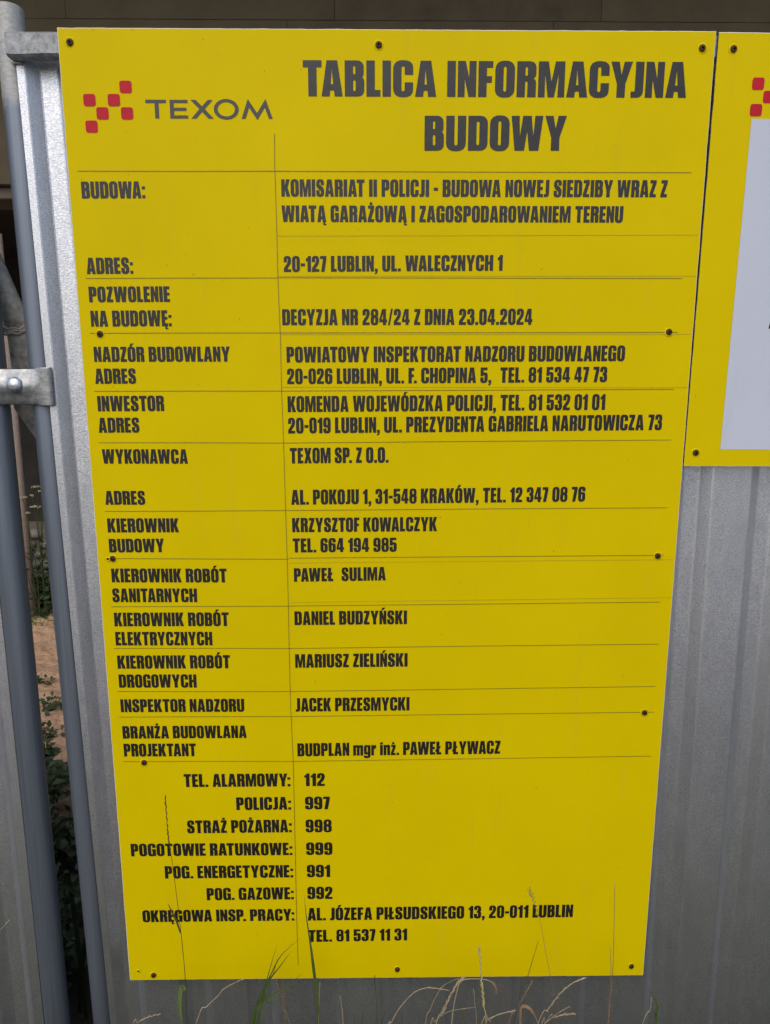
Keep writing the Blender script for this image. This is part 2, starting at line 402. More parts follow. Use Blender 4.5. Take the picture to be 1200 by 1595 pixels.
M['leaf_dark'] = m_leaf('leaf_dark', (0.020, 0.036, 0.015), (0.042, 0.066, 0.027), 0.15)
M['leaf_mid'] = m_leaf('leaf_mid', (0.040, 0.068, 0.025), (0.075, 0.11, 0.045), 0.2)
M['dark_stalk'] = m_leaf('dark_stalk', (0.045, 0.045, 0.015), (0.10, 0.085, 0.03), 0.1)
M['straw'] = m_leaf('dry_straw', (0.34, 0.26, 0.15), (0.50, 0.41, 0.27), 0.2, 0.7, 60)
M['straw_dark'] = m_leaf('brown_straw', (0.20, 0.12, 0.065), (0.34, 0.22, 0.13), 0.2, 0.7, 60)
M['straw_yellow'] = m_leaf('yellow_straw', (0.50, 0.42, 0.16), (0.62, 0.54, 0.26), 0.2, 0.7, 60)
M['flower'] = m_leaf('cream_flower', (0.42, 0.42, 0.26), (0.60, 0.60, 0.42), 0.2, 0.8, 90)

def m_ground(name, a, b2, c3, scale=1.0):
    m, nt, b = mat(name)
    f = noise_tex(nt, 1.3 * scale, 8, 0.65, coords='Object')
    g = noise_tex(nt, 26 * scale, 6, 0.7, coords='Object')
    c = mix(nt, ramp(nt, f, [(0.35, 0), (0.65, 1)]), a, b2)
    c = mix(nt, ramp(nt, g, [(0.45, 0), (0.72, 0.8)]), c, c3)
    nt.links.new(c, b.inputs['Base Color']); b.inputs['Roughness'].default_value = 0.95
    bump(nt, b, g, 0.8, 0.02)
    return m
M['ground'] = m_ground('verge_soil', (0.105, 0.100, 0.090), (0.075, 0.078, 0.060), (0.15, 0.145, 0.135))
M['bounce_paving'] = m_ground('pale_bounce_paving', (0.38, 0.37, 0.355), (0.42, 0.41, 0.395), (0.33, 0.32, 0.30))  # kept pale to brighten what the steel mirrors
M['bare'] = m_ground('brown_reflection_earth', (0.075, 0.040, 0.022), (0.060, 0.034, 0.020), (0.095, 0.055, 0.032))  # brown chosen for the reflection in the ribs
def m_sand():
    m = m_ground('sandy_soil', (0.52, 0.335, 0.205), (0.58, 0.39, 0.25), (0.34, 0.20, 0.115))
    nt = m.node_tree; b = nt.nodes['Principled BSDF']
    src = b.inputs['Base Color'].links[0].from_socket
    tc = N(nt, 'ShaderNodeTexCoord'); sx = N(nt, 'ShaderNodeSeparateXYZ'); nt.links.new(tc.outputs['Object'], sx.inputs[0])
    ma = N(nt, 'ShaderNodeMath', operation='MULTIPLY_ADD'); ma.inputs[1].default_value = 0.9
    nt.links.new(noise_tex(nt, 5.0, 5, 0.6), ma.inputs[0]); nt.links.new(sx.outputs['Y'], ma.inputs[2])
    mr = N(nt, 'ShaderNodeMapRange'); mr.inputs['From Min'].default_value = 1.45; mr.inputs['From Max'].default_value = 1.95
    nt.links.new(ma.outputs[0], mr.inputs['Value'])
    nt.links.new(mix(nt, mr.outputs[0], (0.035, 0.026, 0.018), src), b.inputs['Base Color'])   # shade among the weeds near the fence, put into the soil colour
    return m
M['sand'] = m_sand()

# ------------------------------------------------------------------ ground
def sheet_grid(name, x0, x1, y0, y1, nx, ny, zf, m, kind='structure'):
    v = [(x0 + (x1 - x0) * i / nx, y0 + (y1 - y0) * j / ny, zf(x0 + (x1 - x0) * i / nx, y0 + (y1 - y0) * j / ny)) for j in range(ny + 1) for i in range(nx + 1)]
    f = [(j * (nx + 1) + i, j * (nx + 1) + i + 1, (j + 1) * (nx + 1) + i + 1, (j + 1) * (nx + 1) + i) for j in range(ny) for i in range(nx)]
    o = mesh_obj(name, v, f, m, smooth=True)
    return tag(o, kind=kind)

sheet_grid('ground', -300, 300, -300, 300, 4, 4, lambda x, y: 0.0, M['ground'])
o = sheet_grid('bounce_paving', -60, 60, -16, -2.6, 2, 2, lambda x, y: 0.004, M['bounce_paving'])  # unseen, added as bright far ground for the sheets and boards to pick up
v = [(0.25 + cos(t) * 1.0 * (1 + .12 * sin(3 * t) + .06 * sin(7 * t)), -1.15 + sin(t) * 0.85 * (1 + .1 * cos(4 * t)), 0.004) for t in [2 * pi * k / 64 for k in range(64)]]
tag(mesh_obj('brown_reflection_patch', v, [tuple(range(64))], M['bare']), kind='structure')  # unseen patch, added so the rib flanks mirror brown
def dirt_z(x, y):
    e = min(1, max(0, (y - 0.12) / 0.25)) * min(1, max(0, (3.62 - y) / 0.08))
    n = noise.fractal(Vector((x * 2.2, y * 2.2, 0)), 0.9, 2.1, 5) * 0.035 + noise.noise(Vector((x * 16, y * 16, 3))) * 0.016 + noise.noise(Vector((x * 45, y * 45, 3))) * 0.007
    return 0.004 + max(0, 0.045 + n) * e
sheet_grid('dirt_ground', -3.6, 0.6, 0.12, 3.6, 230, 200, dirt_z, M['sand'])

# ------------------------------------------------------------------ the building behind the fence
bld = empty('building', (0, 3.6, 0))
tag(bld, 'dark brown building in deep shade behind the fence, seen above the boards', 'building')
def bpart(name, boxes, m, bev=0.0):
    mb = MB()
    for b in boxes: mb.box(*b, bev=bev)
    return mb.build(name, m, bld)
# local y = world y - 3.6
for r in range(2):
    z0 = 2.744 + r * 0.925
    x = -5.6 + (0.984 if r else 0.70)
    xs = [-5.6]
    while x < 6.4:
        xs.append(x); x += 1.6
    xs.append(6.4)
    for a, b in zip(xs, xs[1:]):
        j = random.uniform(-0.002, 0.002)
        bpart('wall_panel', [(a + 0.001, b - 0.001, -0.03 + j, 0.05, z0 + 0.0012, z0 + 0.925 - 0.0012)], M['render'] if random.random() < 0.6 else M['render2'], 0.002)
bpart('wall', [(-5.6, 6.4, -0.018, 0.25, 2.75, 4.6)], M['render2'])
bpart('lintel', [(-5.6, 6.4, 0.02, 0.30, 2.672, 2.740)], M['concrete'], 0.006)
bpart('pier', [(-5.9, -5.55, -0.03, 0.35, 0.0, 4.6)], M['concrete'], 0.008)
bpart('pier', [(6.35, 6.7, -0.03, 0.35, 0.0, 4.6)], M['concrete'], 0.008)
bpart('inner_wall', [(-5.55, 6.35, 2.6, 2.8, 0.0, 4.6), (-5.75, -5.551, 0.36, 2.6, 0.0, 4.6), (6.351, 6.55, 0.36, 2.6, 0.0, 4.6)], M['interior'])
bpart('ceiling', [(-5.55, 6.35, 0.31, 2.6, 2.75, 2.9)], M['interior'])
bpart('shade_slab', [(-6.2, 7.0, -1.9, 3.0, 4.62, 4.84)], M['concrete'], 0.01)  # out of view, added to keep sky light off the wall

pl = empty('stone_plinth', (0, 3.5, 0))
tag(pl, 'low field stone wall overgrown with creeper behind the fence gap', 'wall')
mb = MB(); mb.box(-5.5, 6.3, 0.07, 0.36, 0.0, 0.56); mb.build('core', M['concrete'], pl)
def stone_mesh(seed):
    rnd = random.Random(seed); v = []; f = []
    rings = [(0.0, 1.0), (0.55, 0.93), (1.0, 0.55)]
    n = 8
    a0 = [rnd.uniform(0.85, 1.1) for _ in range(n)]
    for d, s in rings:
        for k in range(n):
            t = 2 * pi * (k + 0.5) / n
            q = 1.0 / max(abs(cos(t)), abs(sin(t))) ** 0.6
            v.append((cos(t) * s * q * a0[k] * 0.5, -d * 0.5, sin(t) * s * q * a0[k] * 0.5))
    v.append((0, -0.55, 0))
    for r in range(2):
        for k in range(n):
            j = (k + 1) % n
            f.append((r * n + k, r * n + j, (r + 1) * n + j, (r + 1) * n + k))
    for k in range(n): f.append((2 * n + k, 2 * n + (k + 1) % n, 3 * n))
    me = bpy.data.meshes.new('stone'); me.from_pydata(v, [], f); me.materials.append(M['stone'])
    me.polygons.foreach_set('use_smooth', [True] * len(f)); me.update()
    return me
rnd_w = random.uniform
smeshes = [stone_mesh(i) for i in range(6)]
z = 0.045
while z < 0.57:
    x = -3.0 + random.uniform(0, 0.1)
    h = random.uniform(0.06, 0.08)
    while x < -0.9:
        w = rnd_w(0.07, 0.13)
        o = bpy.data.objects.new('stone', random.choice(smeshes)); link(o, pl)
        o.location = (x + w / 2, 0.075, z); o.scale = (w * 0.86, 0.08, h * 0.86)
        o.rotation_euler = (0, random.uniform(-0.15, 0.15), 0)
        x += w
    z += h

# timber pole seen through the gap
mb = MB(); mb.tube([(POLE_X, 3.30, 0.0), (POLE_X - 0.004, 3.30, 1.0), (POLE_X, 3.30, 2.4)], 0.0215, 12)
o = mb.build('timber_pole', M['timber'], smooth=True); tag(o, 'thin pale timber pole standing behind the gap in the fence', 'pole')

# ------------------------------------------------------------------ corrugated fence panels
LEAN = 0.0125
def sheet_profile(x0, x1, centre, period, half_in=0.012, half_out=0.0290, depth=0.0138):
    """list of (x, y) of the folded sheet between x0 and x1; crest y = 0, valley y = depth"""
    pts = []
    k0 = math.floor((x0 - centre) / period) - 1
    k = k0
    while centre + k * period < x1 + period:
        c = centre + k * period
        for dx, y in ((-half_out, 0), (-half_in, depth), (half_in, depth), (half_out, 0)):
            pts.append((c + dx, y))
        k += 1
    def yat(x):
        for (a, ya), (b, yb) in zip(pts, pts[1:]):
            if a <= x <= b: return ya + (yb - ya) * (x - a) / (b - a)
        return 0
    out = [(x0, yat(x0))] + [p for p in pts if x0 < p[0] < x1] + [(x1, yat(x1))]
    # tiny radius at each fold
    res = [out[0]]
    for i in range(1, len(out) - 1):
        p, q, r = Vector(out[i - 1]), Vector(out[i]), Vector(out[i + 1])
        a = q + (p - q).normalized() * min(0.0022, (p - q).length / 3); b = q + (r - q).normalized() * min(0.0022, (r - q).length / 3)
        m_ = (a + b) / 4 + q / 2
        res += [tuple(a), tuple(m_), tuple(b)]
    res.append(out[-1])
    return res

def corrugated(name, parent, x0, x1, centre, period, ycrest, z0, z1, lean, nz=24):
    pr = sheet_profile(x0, x1, centre, period)
    v = []; f = []; n = len(pr); th = 0.0006
    for j in range(nz + 1):
        z = z0 + (z1 - z0) * j / nz
        sh = -lean * (z - 0.42)
        for x, y in pr:
            w = 0.0009 * noise.noise(Vector((x * 7, z * 2.3, 1.7))) 
            v.append((x + sh, ycrest + y + w, z))
    for j in range(nz):
        for i in range(n - 1):
            f.append((j * n + i, j * n + i + 1, (j + 1) * n + i + 1, (j + 1) * n + i))
    o = mesh_obj(name, v, f, M['sheet'], parent, smooth=False)
    s = o.modifiers.new('t', 'SOLIDIFY'); s.thickness = th; s.offset = -1
    return o

fence = empty('steel_fence', (0, 0, 0))
tag(fence, 'galvanised corrugated steel fence panel that carries the yellow boards', 'fence')
SH_Y = 0.0245
corrugated('corrugated_sheet', fence, -0.0515, 3.25, -0.012, 0.1195, SH_Y, 0.10, 1.985, LEAN)

def post(parent, xc_top, z_top, lean, y=0.0455, r=0.0213, name='frame_post'):
    mb = MB(); pts = []
    n = 20
    for j in range(13):
        z = 0.02 + (z_top - 0.02) * j / 12
        pts.append((xc_top - lean * (z - z_top), y, z))
    pts.append((xc_top, y, z_top + 0.0015))
    rad = [r] * 13 + [r - 0.0018]
    mb.tube(pts, rad, n)
    return mb.build(name, M['post'], parent, smooth=False)
def shade_smooth_auto(o, ang=40):
    me = o.data
    me.polygons.foreach_set('use_smooth', [True] * len(me.polygons))
    try: me.set_sharp_from_angle(angle=radians(ang))
    except Exception: pass
p1 = post(fence, -0.0835, 2.043, 0.0085, r=0.0196, y=0.044); shade_smooth_auto(p1)
p2 = post(fence, 3.28, 2.049, 0.0085); shade_smooth_auto(p2)
# top rail: rectangular tube with crimped left end
mb = MB()
zc, hh = 1.9822, 0.0152
secs = [(-0.0735, 0.0040, 0.0200, 0.0150), (-0.0728, 0.0032, 0.0210, 0.0156), (-0.058, 0.0034, 0.0220, 0.0160), (-0.044, 0.0036, 0.0228, 0.0154), (-0.02, 0.0032, 0.0228, hh), (3.262, 0.0032, 0.0228, hh)]
v = []; f = []
for x, y0, y1, h in secs:
    zz = zc if x > -0.04 else zc - 0.0004
    b = 0.0028
    ring = [(y0 + b, zz - h), (y1 - b, zz - h), (y1, zz - h + b), (y1, zz + h - b), (y1 - b, zz + h), (y0 + b, zz + h), (y0, zz + h - b), (y0, zz - h + b)]
    v += [(x, y, z) for y, z in ring]
for i in range(len(secs) - 1):
    for k in range(8):
        j = (k + 1) % 8; f.append((i * 8 + k, i * 8 + j, (i + 1) * 8 + j, (i + 1) * 8 + k))
f += [tuple(range(8)), tuple(len(secs) * 8 - 8 + k for k in range(8))[::-1]]
rail = mesh_obj('top_rail', v, f, M['rail'], fence)
shade_smooth_auto(rail, 30)
# weld beads where the rail meets the post
mb = MB()
def bead(mb, pts, r, m=0):
    out = []
    for i, p in enumerate(pts): out.append(p)
    mb.tube(out, [r * random.uniform(0.7, 1.25) for _ in out], 7, m)
bead(mb, [(-0.0745 + 0.0008 * sin(t * 3), 0.0235, 1.966 + t * 0.0012) for t in range(26)], 0.0024)
bead(mb, [(-0.074 + t * 0.0016, 0.0225, 1.9984) for t in range(10)], 0.0024)
bead(mb, [(-0.074 + t * 0.0016, 0.0225, 1.9652) for t in range(8)], 0.0024)
mb.build('weld', M['weld'], fence, smooth=True)
mb = MB()
for k in range(5):
    bead(mb, [(-0.064 + k * 0.0035 + t * 0.0014, 0.0225 - 0.0008 * t, 2.0035 - t * 0.0009 - k * 0.0002) for t in range(5)], 0.0009)
mb.build('brazing', M['copper_weld'], fence, smooth=True)
mb = MB(); mb.tube([(-0.09, 0.048, 0.10), (3.28, 0.048, 0.10)], 0.016, 12); o = mb.build('bottom_rail', M['rail'], fence, smooth=False)

fence2 = empty('steel_fence', (0, 0, 0))
tag(fence2, 'neighbouring corrugated fence panel left of the narrow gap, mostly cut off', 'fence')
corrugated('corrugated_sheet', fence2, -1.9, -0.1705, -0.2165, 0.1195, SH_Y, 0.10, 1.985, 0.001)
p3 = post(fence2, -0.1562, 2.049, 0.001, y=0.0402); shade_smooth_auto(p3)
p4 = post(fence2, -1.93, 2.049, 0.001); shade_smooth_auto(p4)
mb = MB(); mb.box(-1.92, -0.172, 0.0032, 0.0228, 1.967, 1.9975, bev=0.0025); mb.build('top_rail', M['rail'], fence2)

# clamp that ties the two end posts together
cl = empty('fence_clamp', (-0.12, 0.02, 1.52))
tag(cl, 'zinc plated clamp bolted across the gap between two fence posts', 'clamp')
prof = [(-0.190, 0.050), (-0.1875, 0.036), (-0.182, 0.027), (-0.172, 0.0215), (-0.158, 0.0195), (-0.144, 0.0205), (-0.134, 0.0225), (-0.122, 0.0225), (-0.108, 0.0205), (-0.094, 0.0195), (-0.082, 0.0190), (-0.076, 0.0172), (-0.070, 0.0158), (-0.063, 0.0155), (-0.0545, 0.0160)]
rows = [(-0.0268, 0.0), (-0.0255, -0.0012), (-0.019, -0.0022), (-0.010, -0.0055), (-0.003, -0.0085), (0.004, -0.0085), (0.011, -0.0055), (0.019, -0.0022), (0.0255, -0.0012), (0.0268, 0.0)]
v = []; f = []
for j, (dz, dy) in enumerate(rows):
    for i, (x, y) in enumerate(prof):
        flare = max(0, min(1, (-0.070 - x) / 0.02))          # ridge fades out in the right flange
        hs = 1.0 if x < -0.078 else 1.06
        v.append((x + 0.12, y - 0.02 + dy * flare, dz * hs))
n = len(prof)
for j in range(len(rows) - 1):
    for i in range(n - 1):
        f.append((j * n + i, j * n + i + 1, (j + 1) * n + i + 1, (j + 1) * n + i))
o = mesh_obj('clamp_plate', v, f, M['clamp'], cl, smooth=True)
s = o.modifiers.new('t', 'SOLIDIFY'); s.thickness = 0.0032; s.offset = -1
mb = MB()
def dome(mb, cx, cy, cz, r, h, n=16, rings=5, m=0):
    v = []; f = []
    for k in range(rings + 1):
        a = pi / 2 * k / rings
        for i in range(n):
            t = 2 * pi * i / n
            v.append((cx + cos(t) * r * cos(a), cy - h * sin(a), cz + sin(t) * r * cos(a)))
    for k in range(rings):
        for i in range(n):
            j = (i + 1) % n
            f.append((k * n + i, k * n + j, (k + 1) * n + j, (k + 1) * n + i))
    mb.add(v, f, m)
dome(mb, 0.0115, -0.0075, 0.0022, 0.0125, 0.0085, 24, 7)
mb.tube([(0.0115, -0.0078, 0.0022), (0.0115, 0.06, 0.0022)], 0.005, 10)
mb.build('bolt', M['bolt'], cl, smooth=True)

# diagonal brace behind the posts
br = empty('fence_brace', (-0.13, 0.095, 1.60))
tag(br, 'grey diagonal brace tube with flattened end behind the fence gap', 'brace')
mb = MB()
P = [(-0.62, 0.105, 2.98), (-0.36, 0.098, 2.235), (-0.150, 0.095, 1.655), (-0.1385, 0.095, 1.625), (-0.134, 0.095, 1.610)]
P = [(a + 0.13, b - 0.095, c - 1.6) for a, b, c in P]
mb.tube(P, [0.0185, 0.0185, 0.0185, 0.021, 0.023], 16, flat=[1, 1, 1, 0.6, 0.3])
o = mb.build('brace_tube', M['brace'], br); shade_smooth_auto(o, 50)
mb = MB()
poly = [(-0.158, 1.618), (-0.134, 1.622), (-0.100, 1.630), (-0.072, 1.612), (-0.070, 1.40), (-0.098, 1.398), (-0.119, 1.432), (-0.1525, 1.486), (-0.1500, 1.552), (-0.1525, 1.600)]
vv = [(x + 0.13, -0.006, z - 1.6) for x, z in poly] + [(x + 0.13, 0.001, z - 1.6) for x, z in poly]
k = len(poly)
ff = [tuple(range(k)), tuple(range(2 * k - 1, k - 1, -1))] + [((i + 1) % k, i, k + i, k + (i + 1) % k) for i in range(k)]
mb.add(vv, ff); mb.build('brace_plate', M['brace'], br)
mb = MB()
for q in range(3):
    bead(mb, [(-0.157 + 0.13 + t * 0.0032, -0.0078, 0.010 - q * 0.0035 + 0.0035 * noise.noise(Vector((t * .6, q * 3.1, 0))) + max(0, t - 9) * 0.0022) for t in range(16)], 0.0026)
mb.build('weld', M['weld'], br, smooth=True)

# ------------------------------------------------------------------ lettering glyphs (heavy condensed capitals; cap height = 1)
R = 0.21
def sq(x0, y0, x1, y1, r=0.0): return [(x0, y0, r), (x1, y0, r), (x1, y1, r), (x0, y1, r)]
def shift(c, dx, dy=0): return [(p[0] + dx, p[1] + dy) + tuple(p[2:]) for p in c]
ACUTE = lambda c: [(c - .11, 1.05), (c + .02, 1.05), (c + .17, 1.22), (c - .03, 1.22)]
DOT = lambda c: sq(c - .085, 1.05, c + .085, 1.20)
OGO = lambda w: [(w - .15, -.004), (w - .05, -.004), (w - .085, -.07, .02), (w - .085, -.12, .02), (w, -.12), (w, -.195), (w - .2, -.195, .07), (w - .2, -.08, .05)]
GL = {}
def g(ch, w, outers, holes=()): GL[ch] = (w, list(outers), list(holes))
g('A', .59, [[(0, 0), (.215, 0), (.232, .17), (.358, .17), (.375, 0), (.59, 0), (.44, 1), (.15, 1)]], [[(.25, .33), (.34, .33), (.295, .78)]])
g('B', .545, [[(0, 0), (.545, 0, .16), (.545, .50, .10), (.455, .53, .02), (.53, .57, .09), (.53, 1, .16), (0, 1)]], [sq(.225, .14, .315, .46, .045), sq(.225, .61, .305, .86, .04)])
g('C', .56, [[(0, -.012, R), (.56, -.012, R), (.56, .39), (.335, .39), (.335, .14, .05), (.225, .14, .05), (.225, .86, .05), (.335, .86, .05), (.335, .62), (.56, .62), (.56, 1.012, R), (0, 1.012, R)]])
g('D', .55, [[(0, 0), (.55, 0, .19), (.55, 1, .19), (0, 1)]], [sq(.225, .15, .325, .85, .05)])
g('E', .415, [[(0, 0), (.415, 0), (.415, .17), (.225, .17), (.225, .425), (.39, .425), (.39, .585), (.225, .585), (.225, .83), (.405, .83), (.405, 1), (0, 1)]])
g('F', .405, [[(0, 0), (.225, 0), (.225, .41), (.375, .41), (.375, .575), (.225, .575), (.225, .83), (.405, .83), (.405, 1), (0, 1)]])
g('G', .56, [[(0, -.012, R), (.36, -.012, .12), (.41, .06), (.425, 0), (.56, 0), (.56, .55), (.305, .55), (.305, .41), (.34, .41), (.34, .14, .05), (.225, .14, .05), (.225, .86, .05), (.34, .86, .05), (.34, .67), (.56, .67), (.56, 1.012, R), (0, 1.012, R)]])
g('H', .57, [[(0, 0), (.225, 0), (.225, .41), (.345, .41), (.345, 0), (.57, 0), (.57, 1), (.345, 1), (.345, .59), (.225, .59), (.225, 1), (0, 1)]])
g('I', .225, [sq(0, 0, .225, 1)])
g('J', .34, [[(0, 0), (.34, 0, .17), (.34, 1), (.115, 1), (.115, .155, .04), (0, .155)]])
g('K', .585, [[(0, 0), (.225, 0), (.225, .44), (.345, 0), (.585, 0), (.42, .53), (.57, 1), (.345, 1), (.225, .60), (.225, 1), (0, 1)]])
g('L', .385, [[(0, 0), (.385, 0), (.385, .17), (.225, .17), (.225, 1), (0, 1)]])
g('Ł', .41, [[(.025, 0), (.41, 0), (.41, .17), (.25, .17), (.25, .44), (.34, .52), (.34, .67), (.25, .59), (.25, 1), (.025, 1), (.025, .42), (-.05, .35), (-.05, .20), (.025, .27)]])
g('M', .75, [[(0, 0), (.18, 0), (.18, .66), (.285, 0), (.455, 0), (.57, .66), (.57, 0), (.75, 0), (.75, 1), (.49, 1), (.375, .42), (.27, 1), (0, 1)]])
g('N', .515, [[(0, 0), (.185, 0), (.185, .50), (.315, 0), (.515, 0), (.515, 1), (.33, 1), (.33, .53), (.205, 1), (0, 1)]])
g('O', .55, [[(0, -.012, R), (.55, -.012, R), (.55, 1.012, R), (0, 1.012, R)]], [sq(.225, .14, .325, .86, .05)])
g('P', .52, [[(0, 0), (.225, 0), (.225, .38), (.52, .38, .17), (.52, 1, .17), (0, 1)]], [sq(.225, .53, .30, .85, .037)])
g('R', .54, [[(0, 0), (.225, 0), (.225, .45), (.31, .45, .04), (.31, 0), (.54, 0), (.54, .47, .07), (.455, .525, .02), (.54, .58, .08), (.54, 1, .16), (0, 1)]], [sq(.225, .59, .31, .855, .04)])
g('S', .535, [[(0, -.012, .2), (.535, -.012, .2), (.535, .50, .16), (.22, .69, .05), (.22, .87, .05), (.315, .87, .05), (.315, .68), (.525, .68), (.525, 1.012, .2), (.01, 1.012, .2), (.01, .53, .16), (.32, .34, .05), (.32, .13, .05), (.22, .13, .05), (.22, .36), (0, .36)]])
g('T', .52, [[(.1475, 0), (.3725, 0), (.3725, .82), (.52, .82), (.52, 1), (0, 1), (0, .82), (.1475, .82)]])
g('U', .56, [[(0, -.012, R), (.56, -.012, R), (.56, 1), (.335, 1), (.335, .14, .05), (.225, .14, .05), (.225, 1), (0, 1)]])
g('W', .90, [[(.11, 0), (.37, 0), (.45, .56), (.53, 0), (.79, 0), (.90, 1), (.685, 1), (.645, .42), (.565, 1), (.335, 1), (.255, .42), (.215, 1), (0, 1)]])
g('X', .56, [[(0, 0), (.22, 0), (.28, .30), (.34, 0), (.56, 0), (.41, .50), (.55, 1), (.335, 1), (.285, .72), (.235, 1), (.01, 1), (.15, .50)]])
g('Y', .60, [[(.1875, 0), (.4125, 0), (.4125, .38), (.60, 1), (.38, 1), (.30, .62), (.22, 1), (0, 1), (.1875, .38)]])
g('Z', .44, [[(0, 0), (.43, 0), (.43, .17), (.225, .17), (.435, .83), (.435, 1), (.02, 1), (.02, .83), (.205, .83), (0, .17)]])
g('0', .53, [[(0, -.012, R), (.53, -.012, R), (.53, 1.012, R), (0, 1.012, R)]], [sq(.215, .14, .315, .86, .05)])
g('1', .34, [[(.115, 0), (.34, 0), (.34, 1), (.16, 1), (.125, .90, .03), (0, .82), (0, .68), (.115, .70)]])
g('2', .51, [[(0, 0), (.5, 0), (.5, .16), (.24, .16), (.26, .24), (.505, .56, .16), (.505, 1.012, .2), (.005, 1.012, .2), (.005, .63), (.215, .63), (.215, .87, .05), (.295, .87, .05), (.295, .62, .10), (0, .22, .06)]])
g('3', .52, [[(0, -.012, .2), (.52, -.012, .2), (.52, .49, .1), (.43, .53, .02), (.51, .57, .1), (.51, 1.012, .2), (.005, 1.012, .2), (.005, .68), (.215, .68), (.215, .87, .045), (.295, .87, .045), (.295, .61, .04), (.20, .61), (.20, .45), (.30, .45, .04), (.30, .13, .045), (.215, .13, .045), (.215, .35), (0, .35)]])
g('4', .54, [[(.26, 0), (.465, 0), (.465, .18), (.54, .18), (.54, .34), (.465, .34), (.465, 1), (.19, 1), (0, .34), (0, .18), (.26, .18)]], [[(.145, .34), (.26, .34), (.26, .76)]])
g('5', .52, [[(0, -.012, .2), (.52, -.012, .2), (.52, .67, .15), (.215, .67, .02), (.215, .84), (.49, .84), (.49, 1), (.01, 1), (.01, .45), (.215, .45), (.215, .53, .02), (.30, .53, .04), (.30, .13, .045), (.215, .13, .045), (.215, .35), (0, .35)]])
g('6', .53, [[(0, -.012, .2), (.53, -.012, .2), (.53, .63, .15), (.215, .63, .02), (.215, .87, .045), (.31, .87, .045), (.31, .71), (.53, .71), (.53, 1.012, .2), (0, 1.012, .2)]], [sq(.215, .13, .31, .50, .045)])
w6, o6, h6 = GL['6']
g('9', .53, [[(.53 - p[0], 1 - p[1]) + tuple(p[2:]) for p in o6[0]]], [[(.53 - p[0], 1 - p[1]) + tuple(p[2:]) for p in h6[0]]])
g('7', .42, [[(.06, 0), (.28, 0), (.42, .78), (.42, 1), (0, 1), (0, .83), (.20, .83)]])
g('8', .54, [[(0, -.012, .2), (.54, -.012, .2), (.54, .50, .1), (.455, .535, .02), (.53, .57, .1), (.53, 1.012, .2), (.01, 1.012, .2), (.01, .57, .1), (.085, .535, .02), (0, .50, .1)]], [sq(.21, .12, .33, .45, .045), sq(.21, .62, .33, .88, .045)])
g('.', .19, [sq(0, 0, .19, .17)])
g(':', .19, [sq(0, 0, .19, .17), sq(0, .53, .19, .70)])
g(',', .19, [[(0, .17), (0, 0), (.07, 0), (.065, -.07, .02), (.0, -.10), (.0, -.17), (.10, -.165, .05), (.19, -.04, .05), (.19, .17)]])
g('-', .28, [sq(0, .36, .28, .53)])
g('/', .34, [[(0, -.02), (.12, -.02), (.34, 1.02), (.22, 1.02)]])
g('m', .78, [[(0, 0), (.2, 0), (.2, .63, .03), (.29, .63, .03), (.29, 0), (.49, 0), (.49, .63, .03), (.58, .63, .03), (.58, 0), (.78, 0), (.78, .8, .12), (.53, .8, .08), (.49, .745, .02), (.43, .8, .08), (.24, .8, .06), (.19, .745), (.19, .79), (0, .79)]])
g('n', .50, [[(0, 0), (.2, 0), (.2, .63, .03), (.295, .63, .03), (.295, 0), (.5, 0), (.5, .8, .13), (.24, .8, .06), (.19, .745), (.19, .79), (0, .79)]])
g('r', .37, [[(0, 0), (.2, 0), (.2, .50, .08), (.37, .56), (.37, .81), (.24, .78, .05), (.19, .70), (.19, .79), (0, .79)]])
g('i', .205, [sq(0, 0, .205, .79), sq(0, .85, .205, .99)])
g('ż', .38, [[(0, 0), (.37, 0), (.37, .15), (.2, .15), (.37, .62), (.37, .79), (.02, .79), (.02, .64), (.17, .64), (0, .17)], sq(.10, .85, .27, .99)])
g('g', .51, [[(.0, -.2, .12), (.51, -.2, .16), (.51, .79), (.32, .79), (.315, .74), (.26, .8, .05), (0, .8, .16), (0, .08, .14), (.26, .08, .06), (.305, .12), (.305, -.07, .03), (.205, -.07, .03), (.205, -.02), (.0, -.02)]], [sq(.205, .22, .305, .66, .04)])
for base, ch, kind in (('A', 'Ą', 'o'), ('E', 'Ę', 'o'), ('O', 'Ó', 'a'), ('N', 'Ń', 'a'), ('Z', 'Ż', 'd')):
    w, os_, hs = GL[base]
    ex = OGO(w + .01) if kind == 'o' else (ACUTE(w / 2) if kind == 'a' else DOT(w / 2))
    GL[ch] = (w, os_ + [ex], hs)
KERN = {('T', 'A'): -.07, ('A', 'T'): -.07, ('A', 'Ż'): 0, ('Y', ':'): -.05, ('T', 'O'): -.02, ('L', 'A'): -.01, ('Y', 'W'): -.02, ('Y', 'J'): -.08, ('A', 'W'): -.05, ('W', 'A'): -.05, ('A', 'Y'): -.06, ('Y', 'A'): -.05,
        ('L', 'T'): -.05, ('L', 'Y'): -.06, ('P', 'A'): -.05, ('P', '.'): -.10, ('F', '.'): -.08, ('R', 'Y'): -.02, ('A', 'C'): -.02, ('K', 'O'): -.02, ('C', 'Y'): -.02, ('1', '1'): .01, ('O', 'W'): -.01, ('A', 'Ń'): 0}

